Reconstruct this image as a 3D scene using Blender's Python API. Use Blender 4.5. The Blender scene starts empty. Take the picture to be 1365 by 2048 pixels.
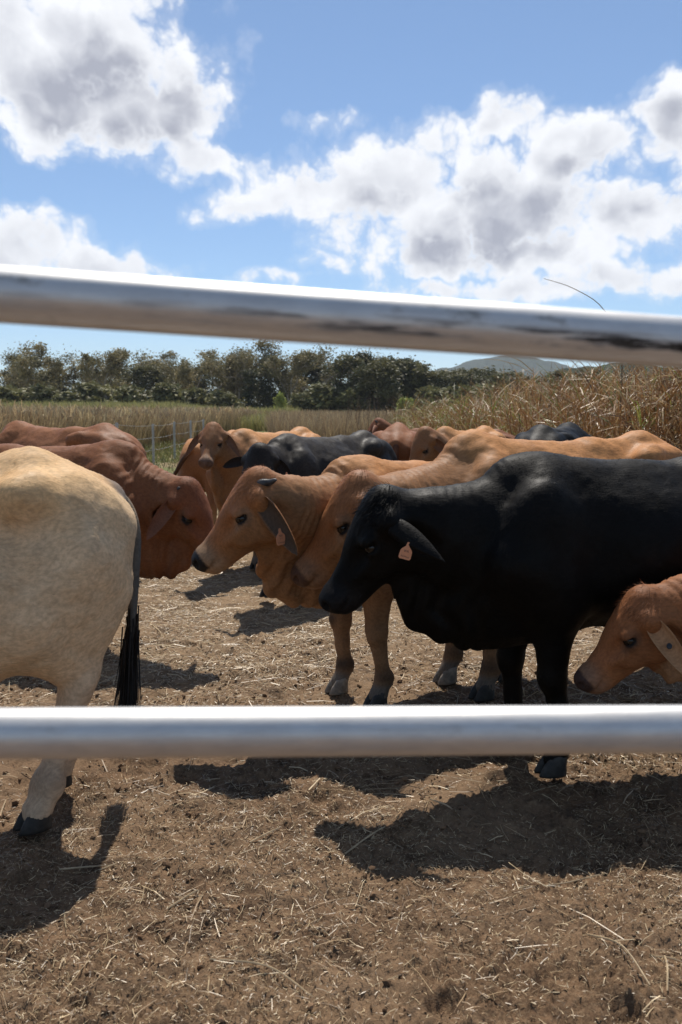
import bpy, math, random
import numpy as np
from mathutils import Vector, Matrix
from concurrent.futures import ThreadPoolExecutor

rng = np.random.default_rng(11)
random.seed(11)
sc = bpy.context.scene
C = sc.collection
R = math.radians

# ------------------------------------------------------------------ camera
F = 1900.0                      # focal length in photo pixels (photo 1365 x 2048)
CAM_H = 1.52
PITCH = math.atan(209.0 / F)
cam = bpy.data.cameras.new('camera')
cam_ob = bpy.data.objects.new('camera', cam)
C.objects.link(cam_ob)
cam_ob.location = (0, 0, CAM_H)
cam_ob.rotation_euler = (math.pi / 2 - PITCH, 0, 0)
cam.sensor_fit = 'VERTICAL'
cam.sensor_height = 36.0
cam.lens = 36.0 * F / 2048.0
cam.clip_start = 0.05
cam.clip_end = 20000
cam.dof.use_dof = True
cam.dof.focus_distance = 4.6
cam.dof.aperture_fstop = 5.6
sc.camera = cam_ob


def at(x, y, Y):
    """world point seen at photo pixel (x, y) at forward distance Y"""
    a = (x - 682.5) / F
    b = (1024.0 - y) / F
    d = (a, math.cos(PITCH) + b * math.sin(PITCH), -math.sin(PITCH) + b * math.cos(PITCH))
    s = Y / d[1]
    return np.array([d[0] * s, Y, CAM_H + d[2] * s])


def ground_at(x, y):
    a = (x - 682.5) / F
    b = (1024.0 - y) / F
    d = (a, math.cos(PITCH) + b * math.sin(PITCH), -math.sin(PITCH) + b * math.cos(PITCH))
    s = -CAM_H / d[2]
    return np.array([d[0] * s, d[1] * s, 0.0])


# ------------------------------------------------------------------ light
SUN_EL, SUN_AZ = 58.0, 1.0       # azimuth from +Y (ahead of the camera) towards +X
sc.view_settings.view_transform = 'Standard'
sc.view_settings.look = 'None'
sc.view_settings.gamma = 1.0
sc.view_settings.exposure = 0.05
sc.render.film_transparent = False
sun = bpy.data.lights.new('sun', 'SUN')
sun.energy = 5.0
sun.angle = R(0.53)
sun.color = (1.0, 0.94, 0.85)
sun_ob = bpy.data.objects.new('sun', sun)
C.objects.link(sun_ob)
sd = Vector((math.sin(R(SUN_AZ)) * math.cos(R(SUN_EL)), math.cos(R(SUN_AZ)) * math.cos(R(SUN_EL)), math.sin(R(SUN_EL))))
sun_ob.rotation_euler = sd.to_track_quat('Z', 'Y').to_euler()
sun_ob.location = (0, 0, 40)

world = bpy.data.worlds.new('World')
sc.world = world
world.use_nodes = True


# ------------------------------------------------------------------ node helpers
class NT:
    def __init__(s, tree):
        s.t = tree
        s.n = tree.nodes
        s.l = tree.links

    def node(s, typ, **kw):
        n = s.n.new(typ)
        for k, v in kw.items():
            setattr(n, k, v)
        return n

    def put(s, sock, v):
        if v is None:
            return
        if isinstance(v, bpy.types.NodeSocket):
            s.l.new(v, sock)
        else:
            if hasattr(sock, 'default_value'):
                dv = sock.default_value
                if hasattr(dv, '__len__') and not isinstance(v, (tuple, list)):
                    v = (v,) * len(dv)
                if hasattr(dv, '__len__') and len(dv) == 4 and len(v) == 3:
                    v = tuple(v) + (1.0,)
                sock.default_value = v

    def math(s, op, a, b=None, c=None, clamp=False):
        n = s.node('ShaderNodeMath', operation=op, use_clamp=clamp)
        s.put(n.inputs[0], a)
        s.put(n.inputs[1], b)
        s.put(n.inputs[2], c)
        return n.outputs[0]

    def vmath(s, op, a, b=None, scale=None):
        n = s.node('ShaderNodeVectorMath', operation=op)
        s.put(n.inputs[0], a)
        s.put(n.inputs[1], b)
        if scale is not None:
            s.put(n.inputs['Scale'], scale)
        return n.outputs['Value'] if op in ('LENGTH', 'DOT_PRODUCT', 'DISTANCE') else n.outputs[0]

    def mix(s, fac, a, b, mode='MIX'):
        n = s.node('ShaderNodeMix', data_type='RGBA', blend_type=mode)
        s.put(n.inputs['Factor'], fac)
        s.put(n.inputs['A'] if False else n.inputs[6], a)
        s.put(n.inputs[7], b)
        return n.outputs[2]

    def noise(s, vec, scale, detail=4, rough=0.55, dist=0.0, dim='3D'):
        n = s.node('ShaderNodeTexNoise', noise_dimensions=dim)
        s.put(n.inputs['Vector'], vec)
        s.put(n.inputs['Scale'], scale)
        s.put(n.inputs['Detail'], detail)
        s.put(n.inputs['Roughness'], rough)
        s.put(n.inputs['Distortion'], dist)
        return n.outputs['Fac']

    def ramp(s, fac, lo, hi, a=0.0, b=1.0, smooth=True):
        n = s.node('ShaderNodeMapRange', interpolation_type='SMOOTHSTEP' if smooth else 'LINEAR')
        s.put(n.inputs['Value'], fac)
        n.inputs['From Min'].default_value = lo
        n.inputs['From Max'].default_value = hi
        n.inputs['To Min'].default_value = a
        n.inputs['To Max'].default_value = b
        return n.outputs[0]

    def mapping(s, vec, scale=(1, 1, 1), loc=(0, 0, 0)):
        n = s.node('ShaderNodeMapping')
        s.put(n.inputs['Vector'], vec)
        n.inputs['Scale'].default_value = scale
        n.inputs['Location'].default_value = loc
        return n.outputs[0]

    def coord(s, kind='Object'):
        return s.node('ShaderNodeTexCoord').outputs[kind]

    def attr(s, name, out='Color'):
        n = s.node('ShaderNodeAttribute', attribute_name=name)
        return n.outputs[out]

    def bump(s, h, strength, dist):
        n = s.node('ShaderNodeBump')
        s.put(n.inputs['Height'], h)
        n.inputs['Strength'].default_value = strength
        n.inputs['Distance'].default_value = dist
        return n.outputs[0]


def material(name):
    m = bpy.data.materials.new(name)
    m.use_nodes = True
    t = NT(m.node_tree)
    b = m.node_tree.nodes['Principled BSDF']
    return m, t, b


def simple_mat(name, col, rough=0.7, var=0.15, scale=20, metallic=0.0, spec=0.4, bump=0.0):
    m, t, b = material(name)
    n = t.noise(t.coord('Object'), scale, 4)
    v = t.ramp(n, 0.3, 0.7, 1 - var, 1 + var)
    c = t.vmath('SCALE', tuple(col), scale=v)
    t.put(b.inputs['Base Color'], c)
    b.inputs['Roughness'].default_value = rough
    b.inputs['Metallic'].default_value = metallic
    b.inputs['Specular IOR Level'].default_value = spec
    if bump:
        t.put(b.inputs['Normal'], t.bump(n, bump, 0.01))
    return m


# ------------------------------------------------------------------ sky with clouds
def dir_of(x, y):
    p = at(x, y, 1.0) - np.array([0, 0, CAM_H])
    p /= np.linalg.norm(p)
    return math.atan2(p[0], p[1]), math.asin(p[2])


CLOUDS = [  # photo x, y, half width, half height, weight
    (130, 115, 300, 195, 1.1), (325, 230, 130, 100, .95), (190, 250, 190, 85, .85), (400, 325, 105, 40, .8), (140, 300, 120, 50, .75), (290, 10, 90, 60, .8),
    (480, 405, 90, 44, .62), (610, 375, 125, 72, .9), (770, 365, 170, 95, 1.0), (880, 300, 105, 62, .75), (760, 460, 150, 50, .7), (690, 490, 90, 40, .5),
    (1000, 410, 220, 115, 1.05), (1030, 245, 100, 58, .85), (1180, 310, 145, 95, .95), (1345, 245, 90, 100, .95),
    (1260, 420, 220, 95, 1.0), (930, 500, 240, 56, .95), (1120, 500, 200, 50, .8), (690, 248, 70, 22, .36),
    (10, 505, 170, 88, 1.0), (190, 545, 190, 52, 1.0), (310, 562, 80, 28, .7),
    (960, 578, 260, 30, .72), (1260, 568, 180, 44, .8), (545, 566, 80, 20, .66), (640, 530, 66, 32, .46), (735, 540, 60, 26, .42),
]


THICK = [  # the dense grey bellies
    (230, 190, 190, 110, 1.0), (330, 240, 110, 70, .9), (90, 200, 90, 60, .7), (960, 490, 210, 55, 1.05), (1000, 430, 190, 70, .8), (1260, 400, 170, 55, .9),
    (1010, 275, 70, 26, .6), (1340, 220, 50, 40, .5), (760, 420, 90, 50, .6), (60, 530, 90, 20, .4), (1180, 340, 80, 36, .5),
]


def build_world():
    t = NT(world.node_tree)
    t.n.clear()
    out = t.node('ShaderNodeOutputWorld')
    bg = t.node('ShaderNodeBackground')
    t.l.new(bg.outputs[0], out.inputs[0])
    sky = t.node('ShaderNodeTexSky', sky_type='NISHITA', sun_disc=False)
    sky.sun_elevation = R(SUN_EL)
    sky.sun_rotation = R(SUN_AZ)
    sky.air_density = 0.82
    sky.dust_density = 0.0
    sky.ozone_density = 6.0
    q = t
    d0 = q.vmath('NORMALIZE', t.coord('Generated'))
    # domain warp
    wn = q.node('ShaderNodeTexNoise')
    q.put(wn.inputs['Vector'], d0)
    wn.inputs['Scale'].default_value = 11.0
    wn.inputs['Detail'].default_value = 4
    wn.inputs['Roughness'].default_value = 0.6
    wv = q.vmath('SUBTRACT', wn.outputs['Color'], (0.5, 0.5, 0.5))
    wv = q.vmath('SCALE', wv, scale=0.075)
    d = q.vmath('ADD', d0, wv)
    sp = q.node('ShaderNodeSeparateXYZ')
    q.put(sp.inputs[0], d)
    az = q.math('ARCTAN2', sp.outputs[0], sp.outputs[1])
    el = q.math('ARCSINE', sp.outputs[2])
    ae = q.node('ShaderNodeCombineXYZ')
    q.put(ae.inputs[0], az)
    q.put(ae.inputs[1], el)
    cur = None
    thickf = None
    done = []
    for (x, y, w, h, wt) in CLOUDS + THICK:
        a0, e0 = dir_of(x, y)
        a1, _ = dir_of(x + w, y)
        _, e1 = dir_of(x, y - h)
        sa, se = 1.0 / max(abs(a1 - a0), 1e-3), 1.0 / max(abs(e1 - e0), 1e-3)
        v = q.node('ShaderNodeVectorMath', operation='MULTIPLY_ADD')
        q.put(v.inputs[0], ae.outputs[0])
        v.inputs[1].default_value = (sa, se, 0)
        v.inputs[2].default_value = (-a0 * sa, -e0 * se, 0)
        r2 = q.vmath('DOT_PRODUCT', v.outputs[0], v.outputs[0])
        f = q.math('MULTIPLY_ADD', r2, -wt * 0.80, 1.28 * wt * 0.80)
        if len(done) < len(CLOUDS):
            cur = f if cur is None else q.math('SMOOTH_MAX', cur, f, 0.22)
        else:
            thickf = f if thickf is None else q.math('SMOOTH_MAX', thickf, f, 0.22)
        done.append(1)
    cur = q.math('MAXIMUM', cur, -0.9)
    # away from the view: broken cumulus, cover thinned to lower the fill light
    far = q.noise(d, 3.2, 2, 0.5)
    far = q.math('MULTIPLY', q.math('SUBTRACT', far, 0.60), 5.0)
    off = q.vmath('DOT_PRODUCT', d0, (0.0, math.cos(R(8)), math.sin(R(8))))
    mk = q.ramp(off, 0.905, 0.84, 0, 1)
    cur = q.math('ADD', q.math('MULTIPLY', cur, q.math('SUBTRACT', 1.0, mk)), q.math('MULTIPLY', far, mk))
    def puff(v, det, vdet):
        n = q.noise(v, 7.5, det, 0.60)
        vo = q.node('ShaderNodeTexVoronoi', feature='F1', voronoi_dimensions='2D')
        sv = q.node('ShaderNodeSeparateXYZ')
        q.put(sv.inputs[0], q.vmath('ADD', v, q.vmath('SCALE', wv, scale=0.5)))
        cv = q.node('ShaderNodeCombineXYZ')
        q.put(cv.inputs[0], sv.outputs[0])
        q.put(cv.inputs[1], sv.outputs[2])
        q.put(vo.inputs['Vector'], cv.outputs[0])
        vo.inputs['Scale'].default_value = 17.0
        vo.inputs['Detail'].default_value = vdet
        vo.inputs['Roughness'].default_value = 0.55
        vo.inputs['Lacunarity'].default_value = 2.3
        b = q.math('SUBTRACT', 0.60, vo.outputs['Distance'])
        return q.math('MULTIPLY_ADD', q.math('SUBTRACT', n, 0.5), 1.55, q.math('MULTIPLY', b, 0.80))
    h1 = puff(d0, 8, 3.0)
    h1u = puff(q.vmath('ADD', d0, (0.0, 0.008, 0.020)), 4, 1.0)
    d_here = q.math('ADD', cur, h1)
    d_up = q.math('ADD', cur, h1u)
    mask = t.ramp(d_here, -0.14, 0.44)
    wisp = t.ramp(d_here, -0.40, 0.10, 0, 0.18)
    mask = t.math('MAXIMUM', mask, wisp)
    far_core = t.math('MULTIPLY', mk, t.ramp(cur, 0.3, 1.2))
    core = t.math('MAXIMUM', t.math('MULTIPLY', t.ramp(t.math('MULTIPLY_ADD', h1u, 0.45, thickf), -0.40, 1.15), t.math('SUBTRACT', 1.0, mk)), far_core)
    core0 = t.ramp(cur, 0.15, 1.1, 0.0, 0.28)
    core = t.math('MAXIMUM', core, core0)                       # how deep inside the cloud
    relief = t.ramp(t.math('SUBTRACT', h1u, h1), -0.5, 0.5, -0.24, 0.26, False)
    shade = t.math('ADD', t.math('MULTIPLY', core, t.ramp(d_up, 0.1, 1.2, 0.35, 1.0)), relief, clamp=True)
    shade = t.math('MULTIPLY', shade, t.ramp(d_here, 0.05, 0.85))
    ccol = t.mix(shade, (0.97, 0.99, 1.03), (0.42, 0.44, 0.52))
    skyc = t.vmath('SCALE', sky.outputs[0], scale=SKY_STRENGTH)
    skyc = t.mix(0.10, skyc, (0.66, 0.84, 0.88))         # thin high veil
    col = t.mix(mask, skyc, ccol)
    t.put(bg.inputs[0], col)
    bg.inputs[1].default_value = 1.0
    world.cycles.sampling_method = 'MANUAL'
    world.cycles.sample_map_resolution = 256


SKY_STRENGTH = 0.114
build_world()


# ------------------------------------------------------------------ mesh helpers
def np_mesh(name, V, faces, mat=None, smooth=True, cols=None, face_n=None, mat_idx=None):
    """faces: (M,4) or (M,3) int array, or a list of such arrays"""
    me = bpy.data.meshes.new(name)
    if not isinstance(faces, list):
        faces = [faces]
    faces = [np.asarray(f, dtype=np.int32) for f in faces if len(f)]
    loops = np.concatenate([f.ravel() for f in faces])
    counts = np.concatenate([np.full(len(f), f.shape[1], dtype=np.int32) for f in faces])
    starts = np.concatenate([[0], np.cumsum(counts)[:-1]]).astype(np.int32)
    me.vertices.add(len(V))
    me.vertices.foreach_set('co', np.ascontiguousarray(V, dtype=np.float32).ravel())
    me.loops.add(len(loops))
    me.loops.foreach_set('vertex_index', loops)
    me.polygons.add(len(counts))
    me.polygons.foreach_set('loop_start', starts)
    me.polygons.foreach_set('loop_total', counts)
    me.polygons.foreach_set('use_smooth', np.full(len(counts), smooth, dtype=bool))
    if mat_idx is not None:
        me.polygons.foreach_set('material_index', np.asarray(mat_idx, dtype=np.int32))
    me.update(calc_edges=True)
    if cols is not None:
        a = me.color_attributes.new('coat', 'FLOAT_COLOR', 'POINT')
        c4 = np.ones((len(V), 4), dtype=np.float32)
        c4[:, :3] = cols
        a.data.foreach_set('color', c4.ravel())
    for m in (mat if isinstance(mat, (list, tuple)) else [mat]):
        if m is not None:
            me.materials.append(m)
    return me


def link(name, me, parent=None, loc=None):
    o = bpy.data.objects.new(name, me)
    C.objects.link(o)
    if parent is not None:
        o.parent = parent
    if loc is not None:
        o.location = loc
    return o


def tag(o, label=None, cat=None, group=None, kind=None):
    if label:
        o['label'] = label
    if cat:
        o['category'] = cat
    if group:
        o['group'] = group
    if kind:
        o['kind'] = kind
    return o


def nrm(v):
    v = np.asarray(v, float)
    return v / np.linalg.norm(v)


def sm(e0, e1, x):
    t = np.clip((x - e0) / (e1 - e0), 0, 1)
    return t * t * (3 - 2 * t)


_perm = np.random.default_rng(5).permutation(512).astype(np.int64)
_perm = np.concatenate([_perm, _perm, _perm])
_grad = np.random.default_rng(6).normal(size=(512, 3))
_grad /= np.linalg.norm(_grad, axis=1)[:, None]


def perlin(P):
    Pi = np.floor(P).astype(np.int64)
    Pf = P - Pi
    u = Pf * Pf * Pf * (Pf * (Pf * 6 - 15) + 10)
    Pi &= 511
    r = 0
    for dx in (0, 1):
        wx = u[:, 0] if dx else 1 - u[:, 0]
        for dy in (0, 1):
            wy = u[:, 1] if dy else 1 - u[:, 1]
            for dz in (0, 1):
                wz = u[:, 2] if dz else 1 - u[:, 2]
                h = _perm[(_perm[(_perm[(Pi[:, 0] + dx) & 511] + Pi[:, 1] + dy) & 511] + Pi[:, 2] + dz) & 511]
                g = _grad[h]
                r = r + wx * wy * wz * (g[:, 0] * (Pf[:, 0] - dx) + g[:, 1] * (Pf[:, 1] - dy) + g[:, 2] * (Pf[:, 2] - dz))
    return r * 1.5


def fbm(P, oct=4, gain=0.5, lac=2.03):
    s, a, f = 0, 1.0, 1.0
    for i in range(oct):
        s = s + a * perlin(P * f + 17.3 * i)
        a *= gain
        f *= lac
    return s


def fbm2(X, Y, scale, oct=4, gain=0.5, z=0.5):
    return fbm(np.stack([X * scale, Y * scale, np.full_like(X, z)], 1), oct, gain)


# ------------------------------------------------------------------ signed distance modelling (bodies of the cattle)
class SDF:
    def __init__(s):
        s.p = []

    def ell(s, c, r, Rm=None, k=0.05, op='u'):
        s.p.append(('e', np.asarray(c, float), np.asarray(r, float), None if Rm is None else np.asarray(Rm, float), k, op))

    def cone(s, a, b, ra, rb, k=0.05, n=None, sq=1.0, op='u'):
        s.p.append(('c', np.asarray(a, float), np.asarray(b, float), ra, rb, None if n is None else nrm(n), sq, k, op))

    @staticmethod
    def bounds(p):
        if p[0] == 'e':
            m = max(p[2]) if p[3] is not None else p[2]
            return p[1] - m, p[1] + m, p[4], p[5]
        m = max(p[3], p[4])
        return np.minimum(p[1], p[2]) - m, np.maximum(p[1], p[2]) + m, p[7], p[8]

    @staticmethod
    def dist(p, x, y, z):
        if p[0] == 'e':
            c, r, Rm = p[1], p[2], p[3]
            x, y, z = x - c[0], y - c[1], z - c[2]
            if Rm is not None:      # columns of Rm: local axes
                x, y, z = (Rm[0, 0] * x + Rm[1, 0] * y + Rm[2, 0] * z,
                           Rm[0, 1] * x + Rm[1, 1] * y + Rm[2, 1] * z,
                           Rm[0, 2] * x + Rm[1, 2] * y + Rm[2, 2] * z)
            x, y, z = x / r[0], y / r[1], z / r[2]
            k0 = np.sqrt(x * x + y * y + z * z)
            k1 = np.sqrt((x / r[0]) ** 2 + (y / r[1]) ** 2 + (z / r[2]) ** 2)
            return k0 * (k0 - 1) / np.maximum(k1, 1e-6)
        a, b, ra, rb, n, sq = p[1:7]
        ba = b - a
        L = max(float(ba @ ba), 1e-9)
        x, y, z = x - a[0], y - a[1], z - a[2]
        t = np.clip((x * ba[0] + y * ba[1] + z * ba[2]) / L, 0, 1)
        x, y, z = x - t * ba[0], y - t * ba[1], z - t * ba[2]
        q = x * x + y * y + z * z
        if n is not None:
            lat = x * n[0] + y * n[1] + z * n[2]
            q = q + lat * lat * (1 / (sq * sq) - 1)
        return np.sqrt(q) - (ra + (rb - ra) * t)

    @staticmethod
    def blend(d, dd, k, op):
        if op == 'u':
            h = np.maximum(k - np.abs(d - dd), 0) / k
            return np.minimum(d, dd) - h * h * k * 0.25
        h = np.maximum(k - np.abs(d + dd), 0) / k
        return np.maximum(d, -dd) + h * h * k * 0.25

    def grid(s, lo, hi, h):
        ax = [np.arange(lo[i], hi[i] + h, h, dtype=np.float32) for i in range(3)]
        D = np.full([len(a) for a in ax], 0.25, dtype=np.float32)
        for p in s.p:
            bl, bh, k, op = s.bounds(p)
            m = k + 2.5 * h
            i0 = [max(int((bl[i] - m - lo[i]) / h), 0) for i in range(3)]
            i1 = [min(int((bh[i] + m - lo[i]) / h) + 2, len(ax[i])) for i in range(3)]
            if any(i1[i] <= i0[i] for i in range(3)):
                continue
            sl = tuple(slice(i0[i], i1[i]) for i in range(3))
            x = ax[0][sl[0]][:, None, None]
            y = ax[1][sl[1]][None, :, None]
            z = ax[2][sl[2]][None, None, :]
            D[sl] = s.blend(D[sl], s.dist(p, x, y, z).astype(np.float32), k, op)
        return ax, D

    def eval(s, P):
        d = np.full(len(P), 0.25)
        for p in s.p:
            bl, bh, k, op = s.bounds(p)
            m = k + 0.03
            i = np.nonzero(np.all((P > bl - m) & (P < bh + m), axis=1))[0]
            if len(i):
                q = P[i]
                d[i] = s.blend(d[i], s.dist(p, q[:, 0], q[:, 1], q[:, 2]), k, op)
        return d

    def grad(s, P, e=0.003):
        g = 0
        for k in ((1, -1, -1), (-1, -1, 1), (-1, 1, -1), (1, 1, 1)):
            k = np.array(k, float)
            g = g + k * s.eval(P + k * e)[:, None]
        return g / (4 * e)


def surface_nets(ax, D):
    n = np.array(D.shape)
    ins = D < 0
    cnt = np.zeros(n - 1, dtype=np.int8)
    offs = [(i, j, k) for i in (0, 1) for j in (0, 1) for k in (0, 1)]
    for o in offs:
        cnt += ins[o[0]:n[0] - 1 + o[0], o[1]:n[1] - 1 + o[1], o[2]:n[2] - 1 + o[2]]
    act = (cnt > 0) & (cnt < 8)
    I = np.argwhere(act)
    idm = np.full(n - 1, -1, dtype=np.int32)
    idm[tuple(I.T)] = np.arange(len(I))
    val = {o: D[I[:, 0] + o[0], I[:, 1] + o[1], I[:, 2] + o[2]] for o in offs}
    P = np.zeros((len(I), 3))
    c = np.zeros(len(I))
    for o in offs:
        for a in range(3):
            if o[a] == 0:
                o2 = list(o)
                o2[a] = 1
                o2 = tuple(o2)
                va, vb = val[o], val[o2]
                cr = (va < 0) != (vb < 0)
                t = np.where(cr, va / np.where(cr, va - vb, 1), 0)
                pos = np.tile(np.array(o, float), (len(I), 1))
                pos[:, a] += t
                P += pos * cr[:, None]
                c += cr
    P /= c[:, None]
    h = np.array([ax[i][1] - ax[i][0] for i in range(3)])
    V = (P + I) * h + np.array([ax[i][0] for i in range(3)])
    quads = []
    for a in range(3):
        b, d = (a + 1) % 3, (a + 2) % 3
        sl0 = [slice(None)] * 3
        sl1 = [slice(None)] * 3
        sl0[a] = slice(0, n[a] - 1)
        sl1[a] = slice(1, n[a])
        s0, s1 = ins[tuple(sl0)], ins[tuple(sl1)]
        E = np.argwhere(s0 != s1)
        E = E[(E[:, b] > 0) & (E[:, d] > 0) & (E[:, b] < n[b] - 1) & (E[:, d] < n[d] - 1)]
        flip = s0[tuple(E.T)]
        q = []
        for (ob, od) in ((-1, -1), (0, -1), (0, 0), (-1, 0)):
            G = E.copy()
            G[:, b] += ob
            G[:, d] += od
            q.append(idm[tuple(G.T)])
        q = np.stack(q, 1)
        q[~flip] = q[~flip][:, ::-1]
        quads.append(q)
    Q = np.concatenate(quads)
    return V, Q[np.all(Q >= 0, axis=1)]


def mesh_sdf(S, lo, hi, h, iters=3):
    ax, D = S.grid(np.asarray(lo), np.asarray(hi), h)
    V, Q = surface_nets(ax, D)
    for i in range(iters):
        d = S.eval(V)
        g = S.grad(V)
        gl = np.maximum(np.linalg.norm(g, axis=1), 0.3)
        st = np.clip(d / gl, -0.6 * h, 0.6 * h)
        V = V - g / gl[:, None] * st[:, None] * 0.9
    g = S.grad(V)
    N = g / np.maximum(np.linalg.norm(g, axis=1), 1e-6)[:, None]
    return V, Q, N


# ------------------------------------------------------------------ cattle
def lin(h):
    """sRGB 0-255 triple -> linear"""
    o = []
    for c in h:
        c /= 255.0
        o.append(c / 12.92 if c <= 0.04045 else ((c + 0.055) / 1.055) ** 2.4)
    return np.array(o)


def rot_head(pitch, yaw, roll):
    p, w, r = R(pitch), R(yaw), R(roll)
    hx = np.array([math.cos(p), 0, -math.sin(p)])
    hz = np.array([math.sin(p), 0, math.cos(p)])
    hy = np.cross(hz, hx)
    M = np.stack([hx, hy, hz], 1)
    Z = np.array([[math.cos(w), -math.sin(w), 0], [math.sin(w), math.cos(w), 0], [0, 0, 1]])
    X = np.array([[1, 0, 0], [0, math.cos(r), -math.sin(r)], [0, math.sin(r), math.cos(r)]])
    return Z @ M @ X


def bez(p0, p1, p2, t):
    return (1 - t) ** 2 * p0 + 2 * t * (1 - t) * p1 + t * t * p2


def tube(pts, rad, nseg=10, n_sub=5):
    """Catmull-Rom tube, returns V, Q"""
    pts = [np.asarray(p, float) for p in pts]
    P, Rr = [], []
    for i in range(len(pts) - 1):
        p0, p1, p2, p3 = pts[max(i - 1, 0)], pts[i], pts[i + 1], pts[min(i + 2, len(pts) - 1)]
        for j in range(n_sub):
            t = j / n_sub
            P.append(0.5 * ((2 * p1) + (-p0 + p2) * t + (2 * p0 - 5 * p1 + 4 * p2 - p3) * t * t + (-p0 + 3 * p1 - 3 * p2 + p3) * t ** 3))
            Rr.append(rad[i] + (rad[i + 1] - rad[i]) * t)
    P.append(pts[-1])
    Rr.append(rad[-1])
    P = np.array(P)
    T = np.gradient(P, axis=0)
    T /= np.linalg.norm(T, axis=1)[:, None] + 1e-9
    ref = np.array([0.13, 0.91, 0.2])
    A = np.cross(T, ref)
    A /= np.linalg.norm(A, axis=1)[:, None] + 1e-9
    B = np.cross(T, A)
    an = np.arange(nseg) * 2 * math.pi / nseg
    V = P[:, None, :] + np.array(Rr)[:, None, None] * (np.cos(an)[None, :, None] * A[:, None, :] + np.sin(an)[None, :, None] * B[:, None, :])
    m = len(P)
    V = V.reshape(-1, 3)
    i = np.arange(m - 1)[:, None] * nseg
    j = np.arange(nseg)[None, :]
    j2 = (j + 1) % nseg
    Q = np.stack([i + j, i + j2, i + nseg + j2, i + nseg + j], -1).reshape(-1, 4)
    return V, Q, P


def ear_mesh(base, dirv, openv, L, W, droop, cup=0.55, nu=14, nv=9, point=0):
    dirv = nrm(dirv)
    openv = np.asarray(openv, float)
    openv = nrm(openv - dirv * (openv @ dirv))
    side = np.cross(dirv, openv)
    u = np.linspace(0, 1, nu)
    w = W * (0.36 * (1 - u) ** 2 + 1.9 * (u ** 0.62) * (1 - u) ** 0.62 * 0.72)
    if point:
        w = W * (0.30 * (1 - u) + 1.45 * u ** 0.40 * (1 - u) ** 0.95)
    w[-1] = 0.002
    cc = np.asarray(base)[None] + dirv[None] * (L * u)[:, None] + np.asarray(droop)[None] * (u ** 2)[:, None]
    v = np.linspace(-1, 1, nv)
    th = 0.0055 * (1 - 0.5 * u)
    rows = []
    for i in range(nu):
        cu = cup * w[i] * (1.25 - 0.75 * u[i])
        top = [cc[i] + side * (w[i] * math.sin(1.25 * a) / math.sin(1.25)) + openv * (cu * (abs(a) ** 2.0) - cu * 0.5) for a in v]
        bot = [p - openv * th[i] * (2.2 if 0 < j < nv - 1 else 0.4) for j, p in enumerate(top)]
        rows.append(top + bot[::-1])
    V = np.array(rows)
    m = 2 * nv
    inner = np.zeros((nu, m))
    inner[:, 1:nv - 1] = 1
    V = V.reshape(-1, 3)
    i = np.arange(nu - 1)[:, None] * m
    j = np.arange(m)[None, :]
    j2 = (j + 1) % m
    Q = np.stack([i + j, i + m + j, i + m + j2, i + j2], -1).reshape(-1, 4)
    return V, Q, inner.ravel(), np.repeat(u, m), cc, openv, side


DEF_LEGS = {  # hoof shift forward, lift of the hoof
    'fl': (0, 0), 'fr': (0, 0), 'hl': (0, 0), 'hr': (0, 0)}


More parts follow.
